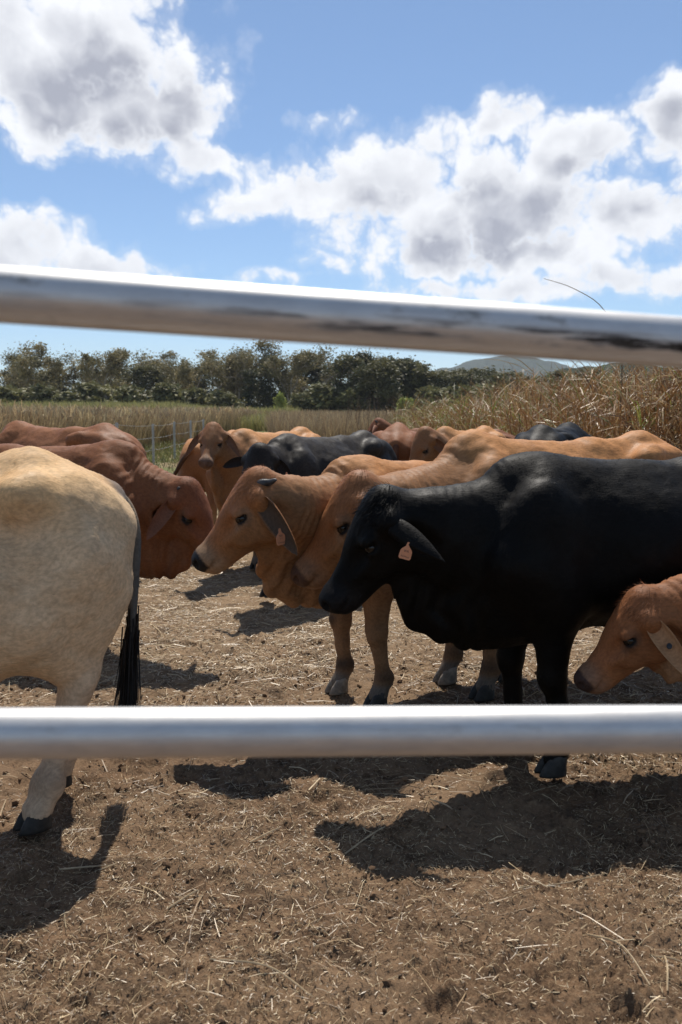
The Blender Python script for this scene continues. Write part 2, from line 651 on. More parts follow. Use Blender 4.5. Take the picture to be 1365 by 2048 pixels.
def cow_sdf(c):
    """all geometry of one animal in its own frame (x forward, y left, z up, metres)"""
    S = SDF()
    H = rot_head(*c['head'])
    poll = np.array(c['poll'], float)
    hs = c.get('head_scale', 1.0)
    hp = lambda x, y, z: poll + H @ (np.array([x, y, z], float) * hs)
    fat = c.get('fat', 1.0)
    hump = c.get('hump', 1.0)
    bel = c.get('belly', 0.0)
    bony = c.get('bony', 0.6)
    # --- trunk
    S.ell((0.22, 0, 0.935), (0.56, 0.27 * fat, 0.335), k=0.08)
    S.ell((-0.16, 0, 0.92 - bel * 0.5), (0.58, 0.315 * fat, 0.30 + bel * 0.5), k=0.12)
    S.ell((0.0, 0, 0.86 - bel), (0.52, 0.26 * fat, 0.23), k=0.14)
    S.cone((0.46, 0, 1.205), (-0.25, 0, 1.205), 0.062, 0.066, k=0.13)
    S.cone((-0.25, 0, 1.205), (-0.62, 0, 1.245), 0.072, 0.075, k=0.13)
    S.ell((-0.62, 0, 1.04), (0.34, 0.225, 0.235), k=0.10)
    S.cone((-0.62, 0, 1.235), (-0.93, 0, 1.155), 0.082, 0.052, k=0.10)
    for s in (1, -1):
        S.cone((-0.45, s * (0.205 + 0.027 * bony), 1.185 + 0.012 * bony), (-0.53, s * 0.18, 1.20), 0.050, 0.052, k=0.13 - 0.06 * bony)        # hook bone
        S.cone((-0.53, s * 0.20, 1.19), (-0.905, s * 0.115, 1.075), 0.05, 0.045, k=0.10)         # to the pin bone
        S.ell((-0.70, s * 0.135, 0.93), (0.235, 0.125, 0.31), k=0.10)                             # thigh
        S.ell((-0.62, s * 0.175, 0.83), (0.20, 0.085, 0.23), k=0.10)
        S.ell((-0.25, s * (0.355 - 0.02 * bony) * fat, 1.13), (0.16, 0.085, 0.085), k=0.11, op='s')               # hollow of the flank
        if bony > 0.4:
            S.ell((-0.69, s * (0.300 - 0.025 * bony), 1.10), (0.14, 0.05, 0.09), k=0.12, op='s')
        # shoulder
        S.cone((0.50, s * 0.105, 1.20), (0.68, s * 0.20, 0.90), 0.055, 0.10, k=0.09)
        S.ell((0.55, s * 0.185, 0.96), (0.16, 0.085, 0.25), k=0.10)
        S.ell((0.47, s * 0.185, 0.80), (0.13, 0.08, 0.15), k=0.09)
        S.ell((0.345, s * 0.315 * fat, 1.0), (0.055, 0.045, 0.22), k=0.09, op='s')                  # behind the shoulder
    # hump and withers
    S.ell((0.49, 0, 1.20), (0.22, 0.10, 0.09), k=0.12)
    S.ell((0.53, 0, 1.205 + 0.05 * hump), (0.155, 0.08, 0.045 + 0.050 * hump), k=0.07)
    # --- brisket, chest
    S.ell((0.66, 0, 0.84), (0.23, 0.20, 0.26), k=0.12)
    S.ell((0.77, 0, 0.745 - c.get('brisket', 0.0)), (0.18, 0.11, 0.18), k=0.10)
    S.ell((0.56, 0, 0.66 - 0.6 * c.get('brisket', 0.0)), (0.26, 0.13, 0.105), k=0.10)
    # --- neck
    b0 = np.array([0.60, 0, 0.94])
    b2 = hp(0.06, 0, -0.155)
    b1 = c.get('neck_mid')
    b1 = (b0 + b2) / 2 + np.array([0.04, 0, 0.0]) if b1 is None else np.array(b1, float)
    y0 = np.array([0, 1.0, 0])
    y1 = H[:, 1]
    ns = 5
    for i in range(ns):
        t0, t1 = i / ns, (i + 1) / ns
        a, b = bez(b0, b1, b2, t0), bez(b0, b1, b2, t1)
        n = nrm(y0 * (1 - (t0 + t1) / 2) + y1 * (t0 + t1) / 2)
        ra, rb = 0.235 + (0.128 * hs - 0.235) * t0 ** 0.8, 0.235 + (0.128 * hs - 0.235) * t1 ** 0.8
        S.cone(a, b, ra, rb, k=0.10, n=n, sq=0.66 + 0.12 * t0)
    # crest of the neck
    S.cone((0.66, 0, 1.14 + 0.02 * hump), bez(b0, b1, b2, 0.62) + np.array([0, 0, 0.075]) * hs, 0.05, 0.045, k=0.10)
    # dewlap: hanging sheet from throat to brisket
    th = hp(0.13, 0, -0.245)
    br = np.array([0.84, 0, 0.74 - c.get('brisket', 0.0)])
    dd = c.get('dewlap', 1.0)
    mid = (th * 0.5 + br * 0.5) + np.array([0.02, 0, -0.05 * dd])
    pts = [bez(th, mid * 2 - (th + br) / 2, br, t) for t in np.linspace(0, 1, 6)]
    nl = nrm(y0 + y1)
    for i in range(5):
        rr = [0.05, 0.085, 0.11, 0.13, 0.13, 0.11]
        S.cone(pts[i], pts[i + 1], rr[i] * (0.6 + 0.4 * dd), rr[i + 1] * (0.6 + 0.4 * dd), k=0.07, n=nl, sq=0.28)
    # --- head
    E = lambda x, y, z, rx, ry, rz, k=0.04, op='u', Rl=None: S.ell(hp(x, y, z), np.array([rx, ry, rz]) * hs, H if Rl is None else H @ Rl, k * hs, op)
    K = lambda a, b, ra, rb, k=0.04, sq=1.0, op='u': S.cone(hp(*a), hp(*b), ra * hs, rb * hs, k * hs, H[:, 1], sq, op)
    E(0.075, 0, -0.10, 0.125, 0.098, 0.115, k=0.08)                # brain case
    E(0.0, 0, -0.035, 0.055, 0.062, 0.05, k=0.07)                  # poll
    E(0.14, 0, -0.058, 0.13, 0.090, 0.066, k=0.045)                  # forehead
    K((0.20, 0, -0.080), (0.41, 0, -0.082), 0.068, 0.050, k=0.045, sq=0.80)   # bridge of the nose
    E(0.30, 0, -0.125, 0.17, 0.060, 0.070, k=0.045)
    E(0.432, 0, -0.092, 0.058, 0.076, 0.064, k=0.032)               # muzzle
    E(0.462, 0, -0.074, 0.034, 0.060, 0.042, k=0.022)               # nose pad
    E(0.405, 0, -0.150, 0.062, 0.050, 0.032, k=0.022)              # chin and lower lip
    K((0.165, 0, -0.205), (0.38, 0, -0.148), 0.058, 0.034, k=0.05, sq=0.8)
    for s in (1, -1):
        E(0.128, s * 0.060, -0.205, 0.080, 0.036, 0.078, k=0.035)     # angle of the jaw
        E(0.19, s * 0.070, -0.150, 0.095, 0.028, 0.066, k=0.035)       # cheek
        K((0.19, s * 0.086, -0.122), (0.31, s * 0.058, -0.112), 0.018, 0.012, k=0.025)   # cheek bone ridge
        E(0.168, s * 0.092, -0.062, 0.048, 0.034, 0.027, k=0.024)   # brow
        E(0.178, s * 0.094, -0.092, 0.043, 0.025, 0.031, k=0.018)    # lids
        E(0.178, s * 0.126, -0.090, 0.037, 0.024, 0.0165, k=0.006, op='s',
          Rl=np.array([[math.cos(-0.2), 0, math.sin(-0.2)], [0, 1, 0], [-math.sin(-0.2), 0, math.cos(-0.2)]]))
        E(0.245, s * 0.096, -0.070, 0.05, 0.024, 0.024, k=0.035, op='s')
        E(0.045, s * 0.105, -0.235, 0.032, 0.035, 0.075, k=0.05, op='s')            # crease behind the jaw
        E(0.478, s * 0.047, -0.068, 0.022, 0.020, 0.014, k=0.008, op='s',
          Rl=np.array([[math.cos(0.5), 0, math.sin(0.5)], [0, 1, 0], [-math.sin(0.5), 0, math.cos(0.5)]]))   # nostril
        K((0.36, s * 0.070, -0.128), (0.475, s * 0.052, -0.122), 0.006, 0.006, k=0.012, op='s')               # mouth
        E(0.055, s * 0.10, -0.095, 0.045, 0.05, 0.042, k=0.05)      # root of the ear
    # --- legs
    legs = dict(DEF_LEGS)
    legs.update(c.get('legs', {}))
    hooves = []
    for nm, s in (('fl', 1), ('fr', -1)):
        dx, lift = legs[nm]
        y = s * 0.165
        sh = np.array([0.60, y * 1.08, 0.86])
        el = np.array([0.49 + dx * 0.12, y, 0.70])
        kn = np.array([0.53 + dx * 0.55, y, 0.415 + lift * 0.5])
        fe = np.array([0.52 + dx - lift * 0.5, y, 0.150 + lift])
        ho = np.array([0.555 + dx - lift * 0.7, y, 0.062 + lift])
        S.cone(sh, el, 0.11, 0.105, k=0.08)
        S.cone(el, kn, 0.104, 0.054, k=0.05, n=(0, 1, 0), sq=0.85)
        S.ell(kn + np.array([0.006, 0, 0]), (0.056, 0.052, 0.066), k=0.03)
        S.cone(kn, fe, 0.047, 0.038, k=0.03)
        S.ell(fe - np.array([0.004, 0, 0]), (0.048, 0.046, 0.046), k=0.03)
        S.cone(fe, ho, 0.038, 0.048, k=0.03)
        hooves.append((ho, lift))
    for nm, s in (('hl', 1), ('hr', -1)):
        dx, lift = legs[nm]
        y = s * 0.155
        hip = np.array([-0.66, y * 0.95, 0.95])
        st = np.array([-0.50 + dx * 0.12, y * 1.18, 0.76])
        hk = np.array([-0.86 + dx * 0.62, y, 0.495 + lift * 0.7])
        fe = np.array([-0.83 + dx - lift * 0.3, y, 0.155 + lift])
        ho = np.array([-0.785 + dx - lift * 0.3, y, 0.062 + lift])
        S.cone(hip, st, 0.15, 0.115, k=0.08)
        S.cone(st, hk + np.array([0.012, 0, 0.03]), 0.125, 0.062, k=0.08, n=(0, 1, 0), sq=0.78)
        S.cone(hip + np.array([-0.14, 0, -0.12]), hk + np.array([-0.035, 0, 0.06]), 0.10, 0.036, k=0.09, n=(0, 1, 0), sq=0.7)   # hamstring
        S.cone(hk + np.array([-0.042, 0, 0.045]), hk + np.array([0.005, 0, -0.03]), 0.026, 0.046, k=0.04)
        S.cone(hk, fe, 0.056, 0.044, k=0.03)
        S.ell(fe, (0.054, 0.050, 0.050), k=0.03)
        S.cone(fe, ho, 0.046, 0.052, k=0.03)
        # fold from stifle to belly
        S.cone(st + np.array([0.02, -s * 0.03, 0.02]), (-0.24, s * 0.17, 0.76 - bel), 0.06, 0.035, k=0.10)
        hooves.append((ho, lift))
    if c.get('sheath'):
        S.cone((-0.05, 0, 0.68 - bel), (0.06, 0, 0.60 - bel), 0.05, 0.03, k=0.06, n=(0, 1, 0), sq=0.5)
    return S, H, hp, hs, hooves, (b0, b1, b2)


def cow_numpy(c):
    """heavy numeric part of one animal (thread safe)"""
    S, H, hp, hs, hooves, neck = cow_sdf(c)
    poll = np.array(c['poll'], float)
    pts = [poll, hp(0.5, 0, -0.1), hp(0, 0.16, -0.1), hp(0, -0.16, -0.1), hp(0.15, 0, -0.3)]
    lo = np.minimum(np.min(pts, 0), [-1.06, -0.38, 0.03]) - 0.05
    hi = np.maximum(np.max(pts, 0), [0.98, 0.38, 1.42]) + 0.05
    lo[2] = min(lo[2], 0.03)
    V, Q, N = mesh_sdf(S, lo, hi, c['res'])
    rg = np.random.default_rng(c['seed'])
    Ph = (V - poll) @ H / hs                      # coordinates in the head frame
    is_head = (np.abs(Ph[:, 1]) < 0.16) & (Ph[:, 0] > -0.07) & (Ph[:, 0] < 0.55) & (Ph[:, 2] > -0.30) & (Ph[:, 2] < 0.06) & (V[:, 0] > 0.75)
    # --- small relief: folds on the neck, rib shading, loose skin
    b0, b1, b2 = neck
    ax = nrm(b2 - b0)
    tn = (V - b0) @ ax / np.linalg.norm(b2 - b0)
    nm = sm(0.05, 0.3, tn) * (1 - sm(0.75, 0.95, tn)) * (V[:, 0] > 0.55)
    ph = 0.6 * fbm(V * 5 + c['seed'], 2)
    fold = np.sin(tn * 170 * np.linalg.norm(b2 - b0) + ph * 9) * nm * c.get('folds', 0.0036) * np.clip(0.6 + 1.2 * fbm(V * 3 + 7, 2), 0, 1.4)
    low = sm(0.95, 0.72, V[:, 2]) * sm(0.70, 0.82, V[:, 0]) * (~is_head)
    fold += 0.009 * np.sin(V[:, 0] * 62 + 5 * fbm(V * 3.5 + 3, 2)) * low
    ribs = sm(-0.38, -0.2, V[:, 0]) * sm(0.36, 0.22, V[:, 0]) * sm(0.70, 0.85, V[:, 2]) * sm(1.14, 1.0, V[:, 2])
    fold += c.get('ribs', 0.0045) * np.sin((V[:, 0] + 0.22 * V[:, 2]) * 2 * math.pi / 0.115) * ribs
    org = (fbm(V * 6.5 + 11 + c['seed'], 3) * 0.006 + (0.35 - np.abs(fbm(V * 9 + 31 + c['seed'], 2))) * 0.006) * (~is_head) * c.get('lump', 1.0) + fbm(V * 22 + c['seed'], 2) * 0.0012
    wr = is_head * sm(0.0, 0.05, Ph[:, 0]) * sm(0.22, 0.14, Ph[:, 0]) * sm(-0.10, -0.03, Ph[:, 2])
    org += 0.0016 * np.sin(Ph[:, 1] * 260 + 6 * fbm(Ph * 12, 2)) * wr
    V = V + N * (fold + org)[:, None]
    # --- extra islands: ears, tail
    Vs, Qs, info = [V], [Q], []
    kind = [np.zeros(len(V))]            # 0 body, 1 ear outside, 2 ear inside, 3 tail
    u_all = [np.zeros(len(V))]
    off = len(V)
    ears = []
    for side in (1, -1):
        e = c['ears'][0 if side == 1 else 1]
        if e is None:
            ears.append(None)
            continue
        d = H @ np.array([e['dir'][0], side * e['dir'][1], e['dir'][2]])
        op = H @ np.array([e['open'][0], side * e['open'][1], e['open'][2]])
        base = hp(0.055, side * 0.118, -0.095)
        ev, eq, inner, u, cc, on, sd_ = ear_mesh(base, d, op, e.get('L', 0.23) * hs, e.get('W', 0.052) * hs, np.array(e.get('droop', (0, 0, -0.03))), e.get('cup', 0.55), point=e.get('point', 0))
        Vs.append(ev)
        Qs.append(eq + off)
        off += len(ev)
        kind.append(1 + inner)
        u_all.append(u)
        ears.append((cc, on, sd_, nrm(d)))
    tl = c.get('tail') or [(-0.90, 0, 1.165), (-0.985, 0, 1.11), (-1.01, 0, 0.98), (-1.0, 0, 0.75), (-0.985, 0, 0.58), (-0.97, 0, 0.48)]
    tv, tq, tp = tube(tl, np.linspace(0.036, 0.012, len(tl)) * np.array([1.2] + [1.0] * (len(tl) - 1)), 10, 6)
    Vs.append(tv)
    Qs.append(tq + off)
    kind.append(np.full(len(tv), 3.0))
    u_all.append(np.repeat(np.linspace(0, 1, len(tp)), 10))
    V = np.concatenate(Vs)
    Q = np.concatenate(Qs)
    kind = np.concatenate(kind)
    u = np.concatenate(u_all)
    Ph = (V - poll) @ H / hs
    hd = np.zeros(len(V), bool)
    hd[:len(is_head)] = is_head
    hd |= (kind == 1) | (kind == 2)
    # --- coat colours
    pal = c['pal']
    col = np.tile(pal['base'], (len(V), 1))

    def lay(cn, m):
        if cn in pal:
            mm = np.clip(m, 0, 1)[:, None]
            col[:] = col * (1 - mm) + np.asarray(pal[cn]) * mm
    nz = fbm(V * 4.0 + c['seed'] * 3, 3)
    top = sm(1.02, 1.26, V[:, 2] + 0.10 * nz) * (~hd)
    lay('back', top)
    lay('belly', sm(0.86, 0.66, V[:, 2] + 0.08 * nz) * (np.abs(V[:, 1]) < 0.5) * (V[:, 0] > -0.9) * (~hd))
    lay('neck', sm(0.5, 0.75, V[:, 0] + 0.1 * nz) * (~hd) * sm(0.7, 0.85, V[:, 2]))
    lay('rear', sm(-0.72, -0.9, V[:, 0] + 0.06 * nz) * (~hd))
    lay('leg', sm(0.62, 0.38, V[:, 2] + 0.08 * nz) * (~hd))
    kn = np.exp(-((V[:, 2] - 0.43) / 0.06) ** 2) * sm(0.545, 0.575, V[:, 0] + 0.02 * nz) * 0.9 + np.exp(-((V[:, 2] - 0.165) / 0.05) ** 2) * np.clip(0.75 + 0.6 * nz, 0, 1)
    lay('joint', kn * 0.85 * (~hd))
    lay('pastern', sm(0.14, 0.10, V[:, 2]) * (~hd))
    hb = hd & (kind == 0)
    lay('face', hb * sm(-0.16, -0.05, Ph[:, 2] + 0.02 * nz))
    lay('cheek', hb * sm(-0.09, -0.16, Ph[:, 2] + 0.02 * nz) * sm(0.40, 0.25, Ph[:, 0]))
    er = np.sqrt(((Ph[:, 0] - 0.178) / 1.5) ** 2 + (np.abs(Ph[:, 1]) - 0.10) ** 2 + (Ph[:, 2] + 0.09) ** 2)
    lay('eye_ring', hb * sm(0.055, 0.032, er))
    lay('eye_rim', hb * sm(0.029, 0.021, er))
    lay('muzzle', hb * sm(0.33, 0.435, Ph[:, 0] + 0.05 * (Ph[:, 2] + 0.1) + 0.02 * nz))
    pad = sm(0.436, 0.446, Ph[:, 0] + 0.20 * (Ph[:, 2] + 0.08)) * sm(-0.125, -0.115, Ph[:, 2])
    lay('nose', hb * pad)
    lay('ear', (kind == 1) * 1.0)
    lay('ear_in', (kind == 2) * 0.9)
    lay('ear_rim', ((kind == 1) | (kind == 2)) * sm(0.8, 1.0, u))
    lay('tail', (kind == 3) * sm(0.1, 0.45, u + 0.1 * nz))
    lay('tail_root', (kind == 3) * sm(0.35, 0.1, u))
    if 'extra' in c:
        c['extra'](col, V, Ph, hd, kind, nz)
    col *= (1 + 0.10 * fbm(V * 9 + 5 + c['seed'], 3))[:, None]
    col = np.clip(col, 0.002, 0.9)
    # --- rest coordinates for the hair grain of the material: x along the lie of the hair
    flow = np.tile(np.array([-1.0, 0, -0.42]), (len(V), 1))
    flow[V[:, 2] < 0.72] = (-0.15, 0, -1.0)
    fr = V[:, 0] > 0.78
    flow[fr] = (-0.75, 0, -0.8)
    flow[hd] = H[:, 0] * 0.8 + np.array([0, 0, -0.35])
    fk = (kind == 1) | (kind == 2)
    for i, e in enumerate(ears):
        if e is not None:
            flow[fk] = e[3]
    flow[kind == 3] = (0, 0, -1)
    return dict(V=V, Q=Q, kind=kind, col=col, flow=flow, H=H, hp=hp, hs=hs, hooves=hooves, ears=ears, tail=tp, hd=hd, Ph=Ph)


def coat_material(name, rough=0.6, spec=0.16, sheen=0.04, contrast=0.20):
    m, t, b = material(name)
    a = t.attr('coat')
    co = t.coord('Object')
    gr = t.noise(t.mapping(co, (38, 150, 70)), 1.0, 3, 0.6)
    big = t.noise(co, 7.0, 4, 0.6)
    v = t.math('ADD', t.ramp(gr, 0.25, 0.75, 1 - contrast, 1 + contrast), t.ramp(big, 0.3, 0.7, -0.06, 0.06))
    c = t.vmath('SCALE', a, scale=v)
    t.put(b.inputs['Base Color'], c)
    t.put(b.inputs['Roughness'], t.ramp(big, 0.3, 0.7, rough - 0.08, rough + 0.12))
    b.inputs['Specular IOR Level'].default_value = spec
    b.inputs['Sheen Weight'].default_value = sheen
    b.inputs['Sheen Roughness'].default_value = 0.5
    t.put(b.inputs['Sheen Tint'], c)
    fine = t.noise(t.mapping(co, (120, 420, 200)), 1.0, 2, 0.6)
    t.put(b.inputs['Normal'], t.bump(t.math('ADD', gr, t.math('MULTIPLY', fine, 0.5)), 0.28, 0.005))
    return m


M_COAT = coat_material('brown_coat')
M_COAT_BLACK = coat_material('black_coat', rough=0.55, spec=0.11, sheen=0.0, contrast=0.35)


def hair_material(name, rough=0.6, spec=0.25):
    m, t, b = material(name)
    t.put(b.inputs['Base Color'], t.attr('coat'))
    b.inputs['Roughness'].default_value = rough
    b.inputs['Specular IOR Level'].default_value = spec
    return m


M_HAIR = hair_material('hair')
M_EYE = simple_mat('eye', (0.007, 0.005, 0.004), rough=0.16, var=0.1, spec=0.4)
M_HOOF_DARK = simple_mat('hoof_dark', (0.03, 0.026, 0.022), rough=0.6, var=0.5, scale=30, bump=0.4)
M_HOOF_PALE = simple_mat('hoof_pale', (0.22, 0.18, 0.14), rough=0.6, var=0.4, scale=30, bump=0.4)
M_HORN = simple_mat('horn', (0.045, 0.042, 0.042), rough=0.5, var=0.5, scale=40, bump=0.3)
M_TAG = simple_mat('tag_plastic', (0.62, 0.27, 0.14), rough=0.45, var=0.06)
M_TAG_DARK = simple_mat('button_plastic', (0.02, 0.02, 0.022), rough=0.4, var=0.1)
M_INK = simple_mat('ink', (0.015, 0.013, 0.02), rough=0.6, var=0.05)


def hoof_mesh(mat):
    """cloven hoof: two claws and two dew claws, origin at the pastern"""
    Vs, Qs = [], []
    off = 0
    n = 14
    an = np.arange(n) * 2 * math.pi / n
    for s in (1, -1):
        rings = []
        for z, rx, ry, cx in ((0.028, 0.036, 0.020, 0.0), (0.015, 0.043, 0.0235, 0.003), (-0.02, 0.052, 0.026, 0.013), (-0.052, 0.062, 0.028, 0.021), (-0.062, 0.060, 0.026, 0.021)):
            x = cx + rx * np.cos(an)
            y = s * 0.026 + ry * np.sin(an) * (1 - 0.28 * np.clip(np.cos(an), 0, 1))
            zz = z + 0 * an - 0.012 * np.clip(np.cos(an), 0, 1) * (z > 0)
            rings.append(np.stack([x, y, zz], 1))
        rings.append(np.tile(rings[-1].mean(0), (n, 1)))
        rings.insert(0, np.tile(rings[0].mean(0), (n, 1)))
        V = np.concatenate(rings)
        m = len(rings)
        i = np.arange(m - 1)[:, None] * n
        j = np.arange(n)[None]
        j2 = (j + 1) % n
        Qs.append(np.stack([i + j, i + n + j, i + n + j2, i + j2], -1).reshape(-1, 4) + off)
        Vs.append(V)
        off += len(V)
        tv, tq, _ = tube([(-0.045, s * 0.024, 0.085), (-0.064, s * 0.026, 0.065), (-0.074, s * 0.027, 0.047)], [0.014, 0.012, 0.003], 8, 3)
        Vs.append(tv)
        Qs.append(tq + off)
        off += len(tv)
    return np_mesh('hoof', np.concatenate(Vs), np.concatenate(Qs), mat)


HOOF = {'dark': hoof_mesh(M_HOOF_DARK), 'pale': hoof_mesh(M_HOOF_PALE)}


def sphere_mesh(name, r, mat, nu=18, nv=12):
    th = np.linspace(0, math.pi, nv)
    V = np.array([[r * math.sin(a) * math.cos(2 * math.pi * j / nu), r * math.sin(a) * math.sin(2 * math.pi * j / nu), r * math.cos(a)] for a in th for j in range(nu)])
    i = np.arange(nv - 1)[:, None] * nu
    j = np.arange(nu)[None]
    j2 = (j + 1) % nu
    return np_mesh(name, V, np.stack([i + j, i + nu + j, i + nu + j2, i + j2], -1).reshape(-1, 4), mat)


EYE_ME = sphere_mesh('eye', 0.031, M_EYE)


def strands(name, roots, dirs, lengths, width, cols, normals=None, bend=None, mat=None, segs=1):
    """hair as thin triangles (segs=1) or bent ribbons; shading normals can be given"""
    n = len(roots)
    rnd = np.random.default_rng(3).normal(size=(n, 3))
    side = np.cross(dirs, rnd) if normals is None else np.cross(normals, dirs) + rnd * 0.15
    side /= np.linalg.norm(side, axis=1)[:, None] + 1e-9
    w = np.broadcast_to(np.asarray(width), (n,))[:, None] * 0.5
    L = np.broadcast_to(np.asarray(lengths), (n,))[:, None]
    if segs == 1:
        tip = roots + dirs * L + (0 if bend is None else bend)
        V = np.stack([roots + side * w, roots - side * w, tip], 1).reshape(-1, 3)
        Fc = np.arange(3 * n).reshape(n, 3)
        per = 3
        faces = Fc
    else:
        rows = []
        for k in range(segs):
            f = k / segs
            p = roots + dirs * L * f + (0 if bend is None else bend * f * f)
            rows += [p - side * w * (1 - 0.6 * f), p + side * w * (1 - 0.6 * f)]
        rows.append(roots + dirs * L + (0 if bend is None else bend))
        per = 2 * segs + 1
        V = np.stack(rows, 1).reshape(-1, 3)
        b = np.arange(n)[:, None] * per
        qs = np.concatenate([b + np.array([[2 * k, 2 * k + 1, 2 * k + 3, 2 * k + 2]]) for k in range(segs - 1)])
        ts = b + np.array([[2 * segs - 2, 2 * segs - 1, 2 * segs]])
        faces = [qs, ts]
    me = np_mesh(name, V, faces, mat, smooth=True, cols=np.repeat(cols, per, axis=0))
    if normals is not None:
        me.normals_split_custom_set_from_vertices(np.repeat(normals, per, axis=0).astype(np.float32).tolist())
    return me


def text_mesh(body, size, mat):
    cu = bpy.data.curves.new('lettering', 'FONT')
    cu.body = body
    cu.size = size
    cu.align_x = 'CENTER'
    cu.align_y = 'CENTER'
    cu.resolution_u = 2
    o = bpy.data.objects.new('lettering', cu)
    C.objects.link(o)
    bpy.context.view_layer.update()
    me = bpy.data.meshes.new_from_object(o.evaluated_get(bpy.context.evaluated_depsgraph_get()))
    bpy.data.objects.remove(o)
    me.materials.clear()
    me.materials.append(mat)
    return me


def tag_plate():
    out = [(-0.006, 0.0), (-0.008, -0.012), (-0.022, -0.026), (-0.026, -0.034), (-0.027, -0.062), (-0.022, -0.069), (0.022, -0.069), (0.027, -0.062), (0.026, -0.034), (0.022, -0.026), (0.008, -0.012), (0.006, 0.0), (0.004, 0.006), (-0.004, 0.006)]
    n = len(out)
    V = np.array([(x, y, 0.0009) for x, y in out] + [(x, y, -0.0009) for x, y in out])
    me = bpy.data.meshes.new('ear_tag')
    me.from_pydata(V.tolist(), [], [list(range(n)), list(range(2 * n - 1, n - 1, -1))] + [[i, i + n, (i + 1) % n + n, (i + 1) % n] for i in range(n)])
    me.materials.append(M_TAG)
    return me


TAG_ME = tag_plate()


